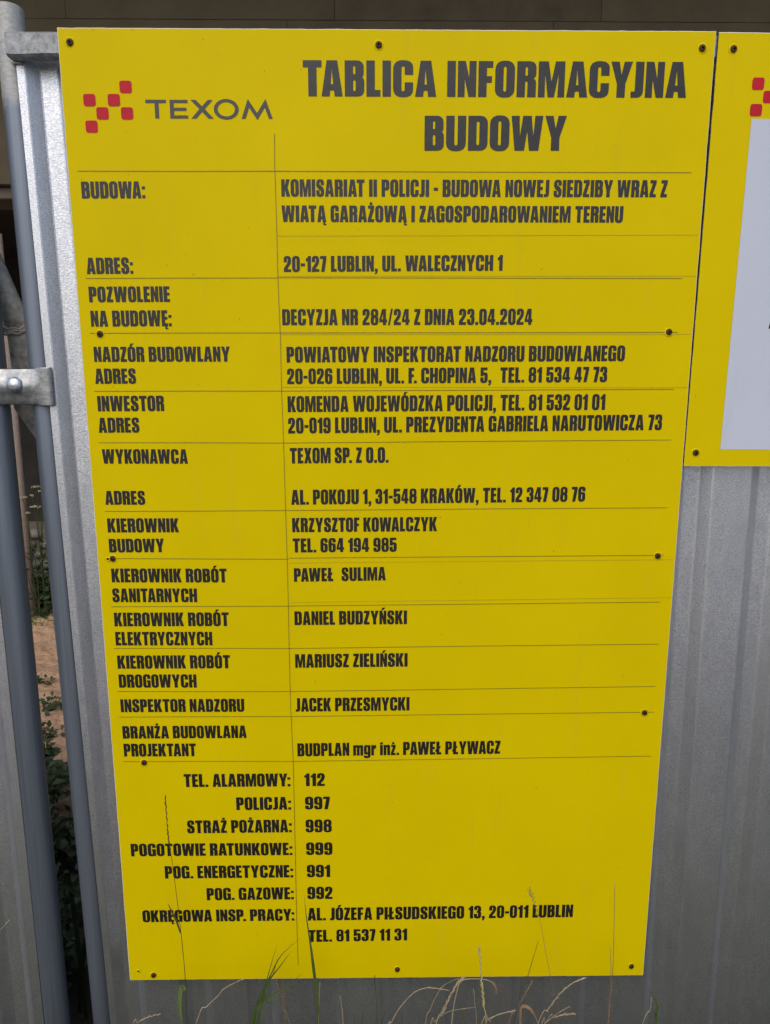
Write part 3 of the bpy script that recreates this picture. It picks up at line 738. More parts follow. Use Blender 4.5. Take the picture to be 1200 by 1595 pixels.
def fillet(c):
    n = len(c); out = []
    for i, p in enumerate(c):
        P = Vector(p[:2]); r = p[2] if len(p) > 2 else 0
        if r <= 0: out.append(tuple(P)); continue
        A = Vector(c[i - 1][:2]); B = Vector(c[(i + 1) % n][:2])
        la, lb = (A - P).length, (B - P).length
        ra, rb = min(r * 1.15, la * .5), min(r * 1.15, lb * .5)
        a = P + (A - P) / la * ra; b = P + (B - P) / lb * rb
        c1 = a + (P - a) * .62; c2 = b + (P - b) * .62
        k = 6 if r > .08 else 3
        for t in [q / k for q in range(k + 1)]:
            u = 1 - t
            out.append(tuple(a * u ** 3 + c1 * 3 * u * u * t + c2 * 3 * u * t * t + b * t ** 3))
    return out

def fatten(c, e):
    n = len(c); ar = sum(c[i][0] * c[(i + 1) % n][1] - c[(i + 1) % n][0] * c[i][1] for i in range(n))
    sg = 1 if ar > 0 else -1; out = []
    for i in range(n):
        p, q, r = Vector(c[i - 1]), Vector(c[i]), Vector(c[(i + 1) % n])
        a, b = (q - p), (r - q)
        if a.length < 1e-6 or b.length < 1e-6: out.append(tuple(q)); continue
        a.normalize(); b.normalize()
        n1 = Vector((a.y, -a.x)) * sg; n2 = Vector((b.y, -b.x)) * sg
        m_ = n1 + n2
        if m_.length < 0.3: out.append(tuple(q + n1 * e)); continue
        m_.normalize(); out.append(tuple(q + m_ * e / max(0.5, m_.dot(n1))))
    return out
FAT = 0.009
def tess(outer, holes):
    polys = [[Vector((x, y, 0)) for x, y in outer]] + [[Vector((x, y, 0)) for x, y in h] for h in holes]
    tr = tessellate_polygon(polys)
    flat = [v for p in polys for v in p]
    fs = []
    for a, b, c in tr:
        A, B, Cc = flat[a], flat[b], flat[c]
        cr = (B - A).cross(Cc - A).z
        if abs(cr) < 1e-9: continue
        fs.append((a, b, c) if cr > 0 else (a, c, b))
    return flat, fs
CACHE = {}
def glyph(ch):
    if ch not in CACHE:
        w, outs, holes = GL[ch]
        vs = []; fs = []
        for k, o in enumerate(outs):
            v, f = tess(fatten(fillet(o), FAT), [fatten(fillet(h), -FAT) for h in holes] if k == 0 else [])
            b = len(vs); vs += v; fs += [tuple(b + i for i in q) for q in f]
        CACHE[ch] = (w, vs, fs)
    return CACHE[ch]

FRONT = -0.00045        # print lies this far in front of the board's face
def text_obj(parent, s, x0, z0, x1, z1, h, m, name='lettering', dy=FRONT):
    pos = []; x = 0; prev = None; gap = .08
    for ch in s:
        if ch == ' ':
            x += .335; prev = None; continue
        if prev: x += gap + KERN.get((prev, ch), 0)
        pos.append((ch, x)); x += GL[ch][0]; prev = ch
    sx = (x1 - x0) / x; sl = (z1 - z0) / (x1 - x0)
    vs = []; fs = []
    for ch, px in pos:
        w, v, f = glyph(ch); b = len(vs)
        for p in v:
            X = x0 + (px + p.x) * sx
            vs.append((X, dy, z0 + (X - x0) * sl + p.y * h))
        fs += [tuple(b + i for i in q) for q in f]
    return mesh_obj(name, vs, fs, m, parent)

def line_part(parent, name, pts, w, m, dy):
    vs = []; fs = []
    P = [Vector(p) for p in pts]
    for i, p in enumerate(P):
        d = (P[min(i + 1, len(P) - 1)] - P[max(i - 1, 0)]).normalized(); nrm = Vector((-d.y, d.x)) * w / 2
        vs += [(p.x + nrm.x, dy, p.y + nrm.y), (p.x - nrm.x, dy, p.y - nrm.y)]
    for i in range(len(P) - 1):
        fs.append((2 * i, 2 * i + 1, 2 * i + 3, 2 * i + 2))
    return mesh_obj(name, vs, fs, m, parent)

# ------------------------------------------------------------------ information board
def board_panel(parent, w, z0, z1, m, shade_left=False):
    """3 mm sheet with slightly uneven cut edges; front in film colour, edges pale"""
    n = 90
    rnd = random.Random(11)
    pts = []
    per = [((i / n) * w, z0) for i in range(n)] + [(w, z0 + (z1 - z0) * i / n) for i in range(n)] + [(w - (i / n) * w, z1) for i in range(n)] + [(0, z1 - (z1 - z0) * i / n) for i in range(n)]
    q = []
    for (x, z) in per:
        e = 0.0005 * noise.noise(Vector((x * 30, z * 30, 5))) + 0.0004 * noise.noise(Vector((x * 120, z * 120, 9)))
        q.append((x + (e if x in (0, w) else 0), z + (e if z in (z0, z1) else 0)))
    k = len(q); b = 0.0007
    cx, cz = w / 2, (z0 + z1) / 2
    fr = [(x + (b if x < 0.01 else (-b if x > w - 0.01 else 0)), 0.0, z + (b if z < z0 + 0.01 else (-b if z > z1 - 0.01 else 0))) for x, z in q]
    md = [(x, 0.0004, z) for x, z in q]
    bk = [(x, 0.003, z) for x, z in q]
    v = fr + md + bk
    f = [tuple(range(k))] + [tuple(range(3 * k - 1, 2 * k - 1, -1))]
    fm = [0, 1]
    for i in range(k):
        j = (i + 1) % k
        f += [(j, i, k + i, k + j), (k + j, k + i, 2 * k + i, 2 * k + j)]; fm += [2, 2] if shade_left and i >= 3 * n else [1, 1]
    return mesh_obj('panel', v, f, [m, M['edge'], M['edge_shade']], parent, fm=fm)

board = empty('information_board', (0, 0, 0))
tag(board, 'large yellow construction information board covered in black Polish lettering', 'sign')
board_panel(board, 0.9, 0.5, 2.0, M['yellow'])
for s, a, b, c, d, h in TEXT:
    text_obj(board, s, a, b, c, d, h, M['ink'])
for a, b, c, d in HL:
    line_part(board, 'ruled_line', [(a, b), ((a + c) / 2, (b + d) / 2 + random.uniform(-.0004, .0004)), (c, d)], 0.00075, M['hair'], FRONT - 0.0001)
line_part(board, 'ruled_line', VL, 0.00075, M['hair'], FRONT - 0.0002)
for a, b, c, d in SEAM:
    line_part(board, 'film_seam', [(a, b), (c, d)], 0.0006, M['seam'], FRONT + 0.0001)

def rounded(cx, cz, w, h, r, skew=0.0):
    c = [(-w / 2, -h / 2, r), (w / 2, -h / 2, r), (w / 2, h / 2, r), (-w / 2, h / 2, r)]
    return [(cx + x + skew * y, cz + y) for x, y in fillet(c)]
def logo_square(parent, cx, cz, m=None):
    p = rounded(cx, cz, 0.0168, 0.0158, 0.0030)
    return mesh_obj('logo_square', [(x, FRONT, z) for x, z in p], [tuple(range(len(p)))], M['red'], parent)
for cx, cz in [(0.0881, 1.9265), (0.0373, 1.9096), (0.0709, 1.9097), (0.0541, 1.8928), (0.0880, 1.8929), (0.0378, 1.8758)]:
    logo_square(board, cx, cz)
# wide geometric company word
u = 1.0 / 107.0
def LG(pts): return [((x - 420) * u, (270 - y) * u) for x, y in pts]
word = [
    (LG([(420, 163), (537, 163), (537, 182), (495, 182), (495, 270), (472, 270), (472, 182), (420, 182)]), []),
    (LG([(558, 163), (660, 163), (660, 181), (581, 181), (581, 208), (652, 208), (652, 226), (581, 226), (581, 252), (660, 252), (660, 270), (558, 270)]), []),
    (LG([(677, 163), (707, 163), (741, 200), (775, 163), (803, 163), (756, 215), (806, 270), (776, 270), (741, 231), (706, 270), (677, 270), (726, 215)]), []),
    (LG([(879 + 71 * cos(t), 216 + 59 * sin(t)) for t in [2 * pi * k / 40 for k in range(40)]]), [LG([(879 + 49 * cos(t), 216 + 41 * sin(t)) for t in [2 * pi * k / 40 for k in range(40)]])]),
    (LG([(965, 270), (1003, 156), (1054, 237), (1104, 156), (1143, 270), (1121, 270), (1099, 205), (1055, 277), (1009, 205), (988, 270)]), []),
]
vs = []; fs = []
LX0, LX1, LZ0, LZ1 = 0.1140, 0.2894, 1.8867, 1.9105
sxl = (LX1 - LX0) / ((1143 - 420) * u); szl = (LZ1 - LZ0)
for o_, h_ in word:
    v, f = tess(o_, h_); b = len(vs)
    vs += [(LX0 + p.x * sxl, FRONT, LZ0 + p.y * szl) for p in v]
    fs += [tuple(b + i for i in q) for q in f]
mesh_obj('logo_word', vs, fs, M['logo_grey'], board)

# screws
def screw_mesh():
    mb = MB()
    n = 20; r = 0.0048
    rings = [(r, 0.0), (r, -0.0012), (r * .86, -0.0024), (r * .52, -0.0030)]
    v = []; f = []
    for rr, y in rings:
        for i in range(n): v.append((cos(2 * pi * i / n) * rr, y, sin(2 * pi * i / n) * rr))
    for k in range(len(rings) - 1):
        for i in range(n):
            j = (i + 1) % n; f.append((k * n + i, k * n + j, (k + 1) * n + j, (k + 1) * n + i))
    mb.add(v, f, 0)
    # star shaped socket sunk into the head
    v = []; f = []
    for d, sc in ((-0.0030, .52), (-0.0030, .42), (-0.0010, .36)):
        for i in range(n):
            t = 2 * pi * i / n
            q = 1 if sc == .52 else 1 + 0.18 * cos(6 * t)
            v.append((cos(t) * r * sc * q, d, sin(t) * r * sc * q))
    for k in range(2):
        for i in range(n):
            j = (i + 1) % n; f.append((k * n + i, k * n + j, (k + 1) * n + j, (k + 1) * n + i))
    f.append(tuple(2 * n + i for i in range(n)))
    mb.add(v, f[:n], 0); mb.add(v, f[n:], 1)
    # film pushed up in a low ring round the head
    v = []; f = []
    for rr, y in ((r * 1.02, -0.0002), (r * 1.16, -0.0008), (r * 1.34, -0.0006), (r * 1.62, 0.0001)):
        for i in range(n):
            q = 1 + 0.03 * sin(3.1 * i + rr * 900); v.append((cos(2 * pi * i / n) * rr * q, y, sin(2 * pi * i / n) * rr * q))
    for k in range(3):
        for i in range(n):
            j = (i + 1) % n; f.append((k * n + i, k * n + j, (k + 1) * n + j, (k + 1) * n + i))
    mb.add(v, f, 2)
    me = bpy.data.meshes.new('screw'); me.from_pydata(mb.v, [], mb.f)
    me.materials.append(M['rust']); me.materials.append(M['rust_dark']); me.materials.append(M['yellow'])
    me.polygons.foreach_set('material_index', mb.m); me.update()
    return me
SM = screw_mesh()
def put_screw(parent, x, z):
    o = bpy.data.objects.new('screw', SM); link(o, parent)
    o.location = (x, 0.0, z)
    o.scale = (0.94,) * 3
    o.rotation_euler = (random.uniform(-.08, .08), random.uniform(0, pi), random.uniform(-.08, .08))
    return o
for k, (x, z) in enumerate(SCREW):
    if k < 12: put_screw(board, x, z)
# small scuffs, nicks and drips on the film
SC = [(0.049, 1.9975), (0.1019, 1.9969), (0.1687, 1.6799), (0.2328, 1.6172), (0.0485, 1.5158), (0.1316, 1.6922), (0.6724, 1.6877), (0.2172, 1.9674), (0.2797, 1.9476), (0.2504, 1.7431), (0.0845, 1.8136), (0.33, 1.9495), (0.407, 1.7408), (0.5305, 1.3217), (0.5352, 1.1326), (0.3339, 1.0544), (0.534, 0.9196), (0.0767, 1.3607), (0.0184, 1.8075)]
rnd = random.Random(21); mb = MB()
for x, z in SC + [(rnd.uniform(.03, .87), rnd.uniform(.53, 1.97)) for _ in range(16)]:
    l = rnd.uniform(.0015, .005); a = rnd.uniform(-1.2, 1.2) + pi / 2; w = rnd.uniform(.0002, .00045)
    dx, dz = cos(a), sin(a); c = rnd.uniform(-.3, .3)
    v = [(x - dx * l / 2, FRONT, z - dz * l / 2), (x - dz * w + c * l * dz * .3, FRONT, z + dx * w - c * l * dx * .3), (x + dx * l / 2, FRONT, z + dz * l / 2), (x + dz * w + c * l * dz * .3, FRONT, z - dx * w - c * l * dx * .3)]
    mb.add(v, [(0, 3, 2, 1)])
tag(mb.build('scuff_marks', M['grime'], board), kind='stuff')
# two bare screw holes with torn rims
for x, z in ((0.0160, 0.5186), (0.0162, 1.2572)):
    vs = []; fs = []; n = 12
    for rr, y in ((0.0042, -0.0003), (0.0030, -0.0015), (0.0020, -0.0006), (0.0012, 0.0)):
        for i in range(n):
            q = 1 + random.uniform(-.18, .18)
            vs.append((x + cos(2 * pi * i / n) * rr * q, y, z + sin(2 * pi * i / n) * rr * q))
    fm = []
    for k in range(3):
        for i in range(n):
            j = (i + 1) % n; fs.append((k * n + i, k * n + j, (k + 1) * n + j, (k + 1) * n + i)); fm.append(0 if k < 2 else 1)
    fs.append(tuple(3 * n + i for i in range(n))); fm.append(1)
    mesh_obj('screw_hole', vs, fs, [M['yellow'], M['rust_dark']], board, fm=fm)

# ------------------------------------------------------------------ second board
board2 = empty('information_board', (0.9009, 0, 1.4005))
board2.rotation_euler = (0, 0.0040, 0)
tag(board2, 'second yellow board with blank white area, cut off at the right edge', 'sign')
w2 = 0.9
o = board_panel(board2, w2, 0.0, 0.5985, M['yellow'], shade_left=True)
vv = [(0.0543, FRONT, 0.0257), (0.85, FRONT, 0.0257), (0.85, FRONT, 0.4890), (0.0560, FRONT, 0.4890)]
mesh_obj('white_area', vv, [(0, 1, 2, 3)], M['white_film'], board2)
for cx, cz in [(0.0610, 0.5341), (0.0780, 0.5173), (0.0612, 0.5004)]:
    logo_square(board2, cx, cz)
# first character of the cut-off line of print, only its corner is in the picture
text_obj(board2, 'A', 0.1096, 0.2045, 0.1245, 0.2045, 0.022, M['ink'], dy=FRONT - 0.0002)
for x, z in ((0.0224, 0.5773), (0.0174, 0.0207), (0.875, 0.5760), (0.875, 0.0230)):
    put_screw(board2, x, z)

# ------------------------------------------------------------------ vegetation helpers
def smooth_path(pts, sub=5):
    P = [Vector(p) for p in pts]; out = []
    for i in range(len(P) - 1):
        a = P[max(i - 1, 0)]; b = P[i]; c = P[i + 1]; d = P[min(i + 2, len(P) - 1)]
        for k in range(sub):
            t = k / sub
            out.append(0.5 * ((2 * b) + (c - a) * t + (2 * a - 5 * b + 4 * c - d) * t * t + (3 * b - a - 3 * c + d) * t ** 3))
    out.append(P[-1]); return out

def stem_pts(key, root=True):
    Y, p = G[key]
    pts = [Vector((x, Y, z)) for x, z in p]
    if root:
        a = pts[0]; d = (pts[0] - pts[1]) if len(pts) > 1 else Vector((0, 0, -1))
        dx = max(-0.12, min(0.12, d.x / max(0.02, abs(d.z)) * 0.12))
        lo = [Vector((a.x + dx * 1.3, Y + 0.008, 0.0)), Vector((a.x + dx, Y + 0.006, a.z * 0.45))]
        pts = lo + pts
    return smooth_path(pts)

def ribbon(mb, pts, widths, m=0, fold=0.35, face=Vector((0, -1, 0.25))):
    v = []; f = []
    for i, p in enumerate(pts):
        d = (pts[min(i + 1, len(pts) - 1)] - pts[max(i - 1, 0)]).normalized()
        s = d.cross(face)
        if s.length < 1e-3: s = Vector((1, 0, 0))
        s.normalize(); nn = s.cross(d).normalized(); w = widths(i / (len(pts) - 1))
        v += [p - s * w + nn * w * fold, p, p + s * w + nn * w * fold]
    for i in range(len(pts) - 1):
        a = 3 * i
        f += [(a, a + 1, a + 4, a + 3), (a + 1, a + 2, a + 5, a + 4)]
    mb.add(v, f, m)

def spikelets(mb, pts, size, n, spread=0.5, m=0):
    """small seed husks along a stem"""
    rnd = random.Random(len(pts) * 31 + n)
    for k in range(n):
        t = k / max(1, n - 1) * (len(pts) - 1)
        i = min(int(t), len(pts) - 2); p = pts[i].lerp(pts[i + 1], t - i)
        d = (pts[i + 1] - pts[i]).normalized()
        side = Vector((d.z, 0, -d.x)) * (1 if k % 2 else -1)
        q = (d + side * spread * rnd.uniform(.5, 1.2) + Vector((0, rnd.uniform(-.5, .5), 0)) * spread).normalized()
        size_ = size * .8; s = size_ * rnd.uniform(.75, 1.25)
        mb.tube([p, p + q * s * .35, p + q * s * .75, p + q * s], [size * .03, size * .10, size * .07, size * .01], 4, m)

GRP = 'grass stalks in front of the fence'
def stalk(name, key, label, m, r=0.0011, head=None, cat='grass', leafkeys=(), head_m=None, broad=None):
    root_pt = stem_pts(key)
    base = root_pt[0].copy()
    e = empty(name, base)
    tag(e, label, cat, GRP)
    loc = [p - base for p in root_pt]
    mb = MB()
    if broad:
        ribbon(mb, loc, lambda t: broad * max(0.06, min(1, (1 - t) * 2.2) * min(1, .45 + t * 1.1)))
        mb.build('blade', m, e, smooth=True)
    else:
        mb.tube(loc, [r * 0.64 * (1.25 - 0.7 * i / len(loc)) for i in range(len(loc))], 5)
        mb.build('stem', m, e, smooth=True)
    if head:
        frac, size, n, spread = head
        k = int(len(loc) * (1 - frac)); hp = loc[k:]
        mb = MB(); spikelets(mb, hp, size, n, spread)
        mb.build('seed_head', head_m or m, e)
    for lk, w in leafkeys:
        lp = [p - base for p in stem_pts(lk, False)]
        mb = MB(); ribbon(mb, lp, lambda t: w * max(0.05, sin(pi * min(1, 0.12 + t * .88)) ** .7))
        mb.build('leaf', m if lk != 'tall_fold' else M['green_pale'], e, smooth=True)
    return e

stalk('grass_stalk', 'tall', 'tall green grass stalk with seed head rising left of the emergency numbers', M['dark_stalk'], 0.00095, (0.18, 0.009, 20, 0.14), leafkeys=(('tall_leaf', 0.0018), ('tall_fold', 0.0036)))
stalk('grass_stalk', 'blade', 'single broad green blade standing against the last telephone line', M['green'], broad=0.0025)
e = empty('grass_tuft', (0.215, -0.07, 0.0)); tag(e, 'tuft of pointed green blades below the fourth quarter of the board', 'grass', GRP)
for k, w in (('tuft1', .0010), ('tuft2', .0018), ('tuft3', .0010), ('tuft4', .0008), ('tuft5', .0019)):
    lp = [p - Vector((0.215, -0.07, 0)) for p in stem_pts(k)]
    mb = MB(); ribbon(mb, lp, lambda t: w * max(0.05, min(1, (1 - t) * 2.6)))
    mb.build('blade', M['green'], e, smooth=True)
e['label'] = 'tuft of pointed green grass blades crossing the bottom edge left of centre'
S, SD, SY, DS = M['straw'], M['straw_dark'], M['straw_yellow'], M['dark_stalk']
stalk('dry_grass_stalk', 'd1', 'dry straw stalk arching right under the lower left screws', S, 0.0013, (0.3, 0.008, 8, 0.15))
stalk('dry_grass_stalk', 'd2', 'short dry seed stalk beside the lower left corner of the board', S, 0.0012, (0.35, 0.009, 9, 0.25))
stalk('dry_grass_stalk', 'd3', 'crooked brown stalk right behind the green tuft', SD, 0.0012, (0.25, 0.008, 8, 0.3))
stalk('dry_grass_stalk', 'd3b', 'thin brown stalk with husks close beside the green tuft', SD, 0.0009, (0.3, 0.007, 9, 0.3))
stalk('dry_grass_stalk', 'd4', 'pale upright straw touching the broad green blade', S, 0.0010)
stalk('dry_grass_stalk', 'd5', 'pale broken straw standing alone right of the green blade', S, 0.0013)
stalk('grass_stalk', 'd6', 'very thin green upright stalk below the middle of the board', M['green'], 0.0008, (0.15, 0.006, 6, 0.2))
stalk('dry_grass_stalk', 'd7', 'long pale straw bowing over to the right under the middle screw', S, 0.0013, (0.3, 0.008, 10, 0.12))
stalk('dry_grass_stalk', 'd8', 'thin straw curving up to touch the bottom edge of the board', S, 0.0009)
stalk('dry_grass_stalk', 'd9', 'bushy straw seed head leaning right under the bottom edge', S, 0.0011, (0.5, 0.011, 22, 0.28))
stalk('dry_grass_stalk', 'd10', 'straw lying almost flat to the right near the bottom', S, 0.0009)
stalk('dry_grass_stalk', 'd11', 'short upright straw just left of the yellow ear', S, 0.0010, (0.3, 0.007, 7, 0.2))
stalk('dry_grass_stalk', 'd12', 'upright yellow ear of grass crossing the bottom edge right of centre', SY, 0.0012, (0.42, 0.012, 22, 0.2))
e = empty('dry_grass_stalk', (0.5735, -0.05, 0.0)); tag(e, 'straw hanging over to the right with drooping tip under the edge', 'grass', GRP)
pp = [Vector((-0.03, 0, 0)), Vector((-0.022, 0, .25)), Vector((-0.016, 0, .45)), Vector((-0.008, 0, 0.52))] + [Vector((x - 0.5735, 0, z)) for x, z in G['d13'][1]]
pp = smooth_path(pp)
mb = MB(); mb.tube(pp, [0.0012 - 0.0007 * i / len(pp) for i in range(len(pp))], 5); mb.build('stem', S, e, smooth=True)
mb = MB(); spikelets(mb, pp[-12:], 0.009, 14, 0.3); mb.build('seed_head', SD, e)
stalk('dry_grass_stalk', 'd14', 'reddish straw leaning right between the yellow ear and brown leaf', SD, 0.0012, (0.3, 0.009, 9, 0.15))
stalk('grass_stalk', 'd15', 'short dark slanting stalk left of the thin flowering stem', DS, 0.0010)
stalk('grass_stalk', 'd16', 'thin wiry stem with tiny buds in front of the word LUBLIN', SD, 0.0007, (0.20, 0.0075, 16, 0.9))
e = empty('dry_leaf', (0.672, -0.06, 0.0)); tag(e, 'curled brown dry leaf folded over like a hook at the bottom', 'grass', GRP)
lp = smooth_path([Vector((0.004, 0, 0)), Vector((0.001, 0, .3)), Vector((0.0, 0, .46))] + [Vector((x - 0.672, 0, z)) for x, z in G['leafb'][1][1:]])
mb = MB(); ribbon(mb, lp, lambda t: .0024 * max(.15, min(1, (1 - t) * 4)), face=Vector((0.3, -1, .5))); mb.build('blade', SD, e, smooth=True)
stalk('dry_grass_stalk', 'd17', 'feathery straw head pointing up right near the right screw', S, 0.0010, (0.55, 0.010, 18, 0.22))
stalk('dry_grass_stalk', 'd18', 'smooth pale straw slanting right below the feathery head', S, 0.0012)
stalk('dry_grass_stalk', 'd19', 'low husky straw pointing right, lowest of the right cluster', S, 0.0010, (0.4, 0.009, 10, 0.3))
stalk('dry_grass_stalk', 'd20', 'low straw head spread to the right of the yellow ear', S, 0.0010, (0.5, 0.009, 14, 0.2))
stalk('dry_grass_stalk', 'd21', 'tallest tan straw rising straight left of the lower right screw', SD, 0.0011)
stalk('dry_grass_stalk', 'd22', 'thin tan straw running close beside the tallest straw', SD, 0.0008)
stalk('grass_stalk', 'g23', 'small dark green drooping blade right of the board corner', M['green'], broad=0.0024)
stalk('dry_grass_stalk', 'd24', 'short crooked straw under the green blade at the board corner', S, 0.0010, (0.4, 0.007, 8, 0.2))
stalk('dry_grass_stalk', 'd25', 'straw tip reaching in at the far left edge', S, 0.0010, (0.12, 0.007, 5, 0.15))
# short green shoots right at the bottom of the picture
e = empty('grass_tuft', (0.40, -0.04, 0.0)); tag(e, 'soft green shoots low down left of the middle screw', 'grass', GRP)
for k in range(9):
    x = random.uniform(-.03, .03); l = random.uniform(.43, .50); b = random.uniform(-.04, .04)
    lp = smooth_path([Vector((x, 0, 0)), Vector((x + b * .2, -.004, l * .5)), Vector((x + b * .6, -.006, l * .85)), Vector((x + b * 1.3, -.008, l))])
    mb = MB(); ribbon(mb, lp, lambda t: .0016 * max(.05, min(1, (1 - t) * 2))); mb.build('blade', M['green'], e, smooth=True)

# knee-high grass at the fence foot: just below the picture, it shades and is mirrored in the lower sheet
mb = MB()
for k in range(11000):
    x = random.uniform(-1.6, 2.6); y = -random.uniform(0.02, 0.62) ** 1.0 - 0.01
    lim = 0.34 + 1.0 * abs(y)
    h = min(lim, random.uniform(.12, .62)); h *= random.uniform(.75, 1)
    a = random.uniform(0, 2 * pi); w = random.uniform(.0014, .0034); lx, ly = random.gauss(0, .22) * h, random.gauss(0, .15) * h
    if y + ly > -0.012: ly = -abs(ly)
    v = [(x - cos(a) * w, y - sin(a) * w, 0), (x + cos(a) * w, y + sin(a) * w, 0), (x + lx * .4 + cos(a) * w * .8, y + ly * .4 + sin(a) * w * .8, h * .6), (x + lx * .4 - cos(a) * w * .8, y + ly * .4 - sin(a) * w * .8, h * .6), (x + lx, y + ly, h)]
    mb.add(v, [(0, 1, 2, 3), (3, 2, 4)], 0 if random.random() < .75 else 1)
o = mb.build('grass', [M['green'], M['straw']]); tag(o, 'low mixed green and dry grass along the fence foot', 'grass', kind='stuff')

# ------------------------------------------------------------------ plants behind the fence
def leaf(mb, p, d, L, W, rnd, m=0, seg=2):
    up = Vector((rnd.uniform(-.4, .4), rnd.uniform(-.8, -.1), rnd.uniform(.3, 1)))
    s = d.cross(up)
    if s.length < 1e-3: s = Vector((1, 0, 0))
    s.normalize(); n = s.cross(d).normalized()
    a, b, c = p, p + d * L * .45 - n * L * .04, p + d * L - n * L * .18
    v = [a, b + s * W + n * W * .3, b, b - s * W + n * W * .3, p + d * L * .8 + s * W * .55 - n * L * .1, p + d * L * .8 - s * W * .55 - n * L * .1, c]
    mb.add(v, [(0, 1, 2), (0, 2, 3), (1, 4, 2), (3, 2, 5), (2, 4, 6), (2, 6, 5)], m)

def leafy(name, label, cat, centre, size, n, L, mats, seed, group=None, flowers=None, stems=6, zmin=0.0):
    rnd = random.Random(seed)
    e = empty(name, (centre[0], centre[1], zmin)); tag(e, label, cat, group)
    mb = MB(); ms = MB()
    for k in range(stems):
        a = Vector((rnd.uniform(-.5, .5) * size[0], rnd.uniform(-.5, .5) * size[1], size[2] * rnd.uniform(.6, 1)))
        b = Vector((a.x * .25, a.y * .25, 0))
        path = smooth_path([b, b.lerp(a, .5) + Vector((rnd.uniform(-.1, .1) * size[0], 0, .06 * size[2])), a], 3)
        ms.tube(path, [0.004 * (1 - .6 * i / len(path)) * size[2] / .4 for i in range(len(path))], 4)
        for j in range(n // stems):
            t = rnd.uniform(.05, 1); i = min(int(t * (len(path) - 1)), len(path) - 2)
            p = path[i] + Vector((rnd.gauss(0, .12) * size[0], rnd.gauss(0, .12) * size[1], rnd.gauss(0, .05) * size[2]))
            p.z = max(0.012, p.z)
            d = Vector((rnd.uniform(-1, 1), rnd.uniform(-1, .6), rnd.uniform(-.5, .8))).normalized()
            l = L * rnd.uniform(.6, 1.3)
            leaf(mb, p, d, l, l * rnd.uniform(.22, .38), rnd, rnd.randrange(len(mats)))
    ms.build('stems', M['leaf_dark'], e); mb.build('leaves', mats, e, smooth=True)
    return e
LD, LM, LP = M['leaf_dark'], M['leaf_mid'], M['green_pale']
GW = 'weeds behind the fence gap'
# ivy-like creeper over the stone plinth
rnd = random.Random(5)
e = empty('creeper', (-1.85, 3.40, 0.0)); tag(e, 'dark creeper with looping shoots over the low stone wall', 'plant')
ms = MB(); mb = MB()
for k in range(70):
    x = rnd.uniform(-.75, .75); z = rnd.uniform(.0, .12); pts = [Vector((x, 0, z))]; dx = rnd.uniform(-.05, .05)
    for j in range(rnd.randint(4, 7)):
        x += dx + rnd.uniform(-.05, .05); z = min(.58, z + rnd.uniform(.03, .10)); pts.append(Vector((x, -.005 + rnd.uniform(-.03, .02), z)))
    path = smooth_path(pts, 4); ms.tube(path, 0.005, 4)
    for p in path:
        for q in range(2 if p.z > .28 else 5):
            if rnd.random() < (.6 if p.z > .3 else .95):
                d = Vector((rnd.uniform(-1, 1), rnd.uniform(-1, -.2), rnd.uniform(-.7, .7))).normalized()
                leaf(mb, p + Vector((rnd.gauss(0, .02), -.01, rnd.gauss(0, .02))), d, rnd.uniform(.03, .055), rnd.uniform(.012, .02), rnd, rnd.randrange(2))
ms.build('stems', LD, e); mb.build('leaves', [LD, LM], e, smooth=True)

# umbel flowers above the plinth
FL = [(-1.6603, 0.9081, .030), (-1.6354, 0.8801, .014), (-1.6257, 0.8561, .014), (-1.6929, 0.8523, .012), (-1.749, 0.8404, .024), (-1.6794, 0.784, .040), (-1.7265, 0.7438, .015), (-1.60, 0.80, .02), (-1.80, .76, .02)]
e = empty('umbel_flower', (-1.68, 3.2, 0.0)); tag(e, 'wild plant with flat cream flower heads seen through the gap', 'plant')
rnd = random.Random(9); st = MB()
for x, z, r in FL:
    top = Vector((x + 1.68, 0, z))
    b = Vector(((x + 1.68) * .35, rnd.uniform(-.03, .03), 0.02))
    path = smooth_path([b, b.lerp(top, .5) + Vector((rnd.uniform(-.03, .03), 0, 0)), top - Vector((0, 0, .01))], 5)
    st.tube(path, [0.0035 - 0.0018 * i / len(path) for i in range(len(path))], 5)
    fb = MB()
    for k in range(int(10 + r * 900)):
        a = rnd.uniform(0, 2 * pi); q = r * math.sqrt(rnd.random())
        c = top + Vector((cos(a) * q, sin(a) * q * .8, rnd.uniform(-.002, .006) - q * .15))
        s = rnd.uniform(.0026, .0048)
        fb.add([c + Vector((s, 0, 0)), c + Vector((0, s, 0)), c + Vector((-s, 0, 0)), c + Vector((0, -s, 0)), c + Vector((0, 0, s)), c - Vector((0, 0, s))], [(0, 1, 4), (1, 2, 4), (2, 3, 4), (3, 0, 4), (1, 0, 5), (2, 1, 5), (3, 2, 5), (0, 3, 5)])
        if k % 4 == 0: st.tube([top - Vector((0, 0, .02)), c], 0.0008, 3)
    fb.build('flower_head', M['flower'], e)
st.build('stems', LM, e)
lb = MB()
for k in range(160):
    p = Vector((rnd.uniform(-.2, .16), rnd.uniform(-.05, .05), rnd.uniform(.03, .58)))
    d = Vector((rnd.uniform(-1, 1), rnd.uniform(-1, .3), rnd.uniform(-.3, .9))).normalized()
    leaf(lb, p, d, rnd.uniform(.03, .07), rnd.uniform(.006, .012), rnd, rnd.randrange(2))
lb.build('leaves', [LD, LM], e, smooth=True)

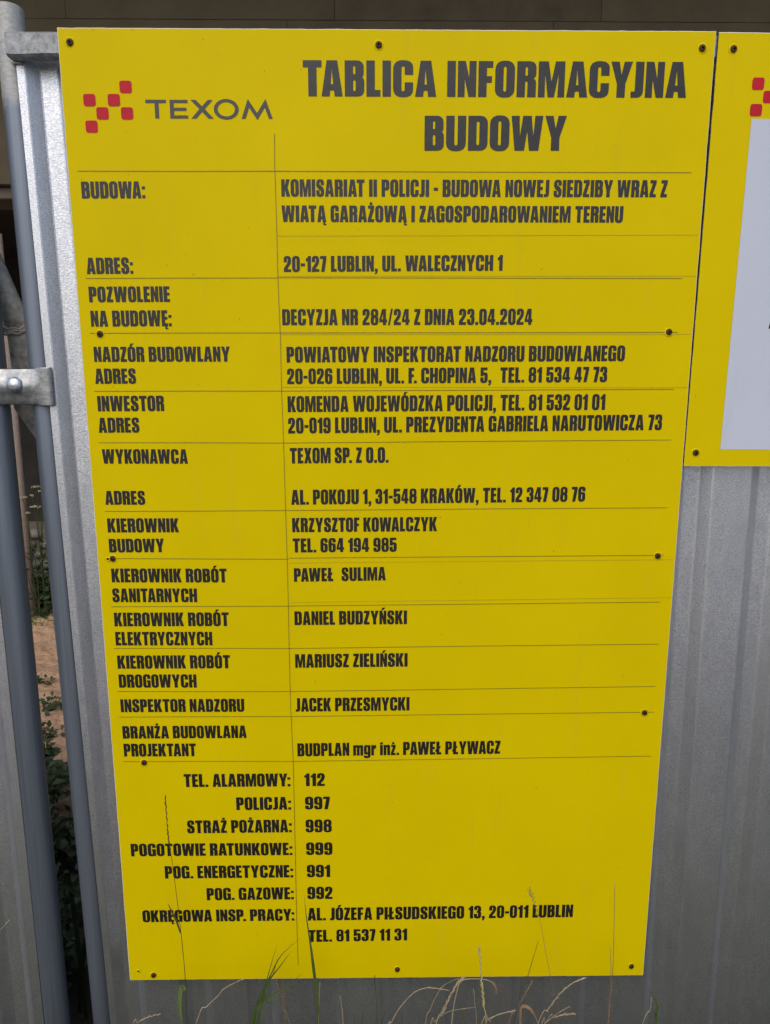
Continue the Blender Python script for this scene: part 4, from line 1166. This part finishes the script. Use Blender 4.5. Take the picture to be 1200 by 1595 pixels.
e = empty('broadleaf_weed', (-1.87, 3.25, 0.02)); tag(e, 'small light green broad leaved seedling at the foot of the stone wall', 'plant', GW)
mb = MB(); r_ = random.Random(3)
for dx, dz, L in ((0, .02, .10), (.02, .0, .06), (-.02, .01, .05)):
    leaf(mb, Vector((dx, 0, dz)), Vector((dx * 2, -.2, 1)).normalized(), L, L * .42, r_)
mb.build('leaves', [M['green_pale']], e, smooth=True)
mb = MB(); r_ = random.Random(4)
moss = empty('moss_patch', (-1.8, 3.15, 0.045)); tag(moss, 'flat patch of yellow green moss on the sandy soil', 'plant', GW)
for k in range(260):
    x, y = r_.gauss(0, .13), r_.gauss(0, .07)
    leaf(mb, Vector((x, y, dirt_z(x - 1.8, y + 3.15) - .045)), Vector((r_.uniform(-1, 1), r_.uniform(-1, 1), .5)).normalized(), .018, .006, r_)
mb.build('leaves', [M['green_pale']], moss)

weeds = [
    ((-1.28, 2.24), (.40, .10, .06), 110, .026, [LM, LD], 'thin trailing weeds halfway down the sandy bank'),
    ((-1.06, 1.98), (.20, .20, .07), 90, .028, [LM, LD], 'straggling green shoots on the sandy bank just below the middle'),
    ((-0.98, 1.72), (.16, .12, .05), 60, .026, [LM, LD], 'small sprigs on the sandy bank above the leafy clump'),
    ((-0.90, 1.54), (.20, .12, .10), 200, .034, [LM, LD], 'leafy clump where the sandy bank turns green'),
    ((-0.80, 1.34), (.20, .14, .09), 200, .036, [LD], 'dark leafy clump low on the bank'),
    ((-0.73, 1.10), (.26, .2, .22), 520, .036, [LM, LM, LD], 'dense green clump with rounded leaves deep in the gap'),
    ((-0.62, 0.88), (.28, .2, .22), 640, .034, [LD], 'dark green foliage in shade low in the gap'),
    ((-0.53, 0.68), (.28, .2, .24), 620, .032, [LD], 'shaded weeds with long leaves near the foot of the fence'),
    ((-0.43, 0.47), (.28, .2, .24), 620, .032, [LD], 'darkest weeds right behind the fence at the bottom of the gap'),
]
for k, (c, sz, n, L, ms_, lab) in enumerate(weeds):
    leafy('weed', lab, 'plant', c, sz, n, L, ms_, 40 + k, GW, zmin=dirt_z(c[0], c[1]) - 0.01)
# a few long blades deep in the gap
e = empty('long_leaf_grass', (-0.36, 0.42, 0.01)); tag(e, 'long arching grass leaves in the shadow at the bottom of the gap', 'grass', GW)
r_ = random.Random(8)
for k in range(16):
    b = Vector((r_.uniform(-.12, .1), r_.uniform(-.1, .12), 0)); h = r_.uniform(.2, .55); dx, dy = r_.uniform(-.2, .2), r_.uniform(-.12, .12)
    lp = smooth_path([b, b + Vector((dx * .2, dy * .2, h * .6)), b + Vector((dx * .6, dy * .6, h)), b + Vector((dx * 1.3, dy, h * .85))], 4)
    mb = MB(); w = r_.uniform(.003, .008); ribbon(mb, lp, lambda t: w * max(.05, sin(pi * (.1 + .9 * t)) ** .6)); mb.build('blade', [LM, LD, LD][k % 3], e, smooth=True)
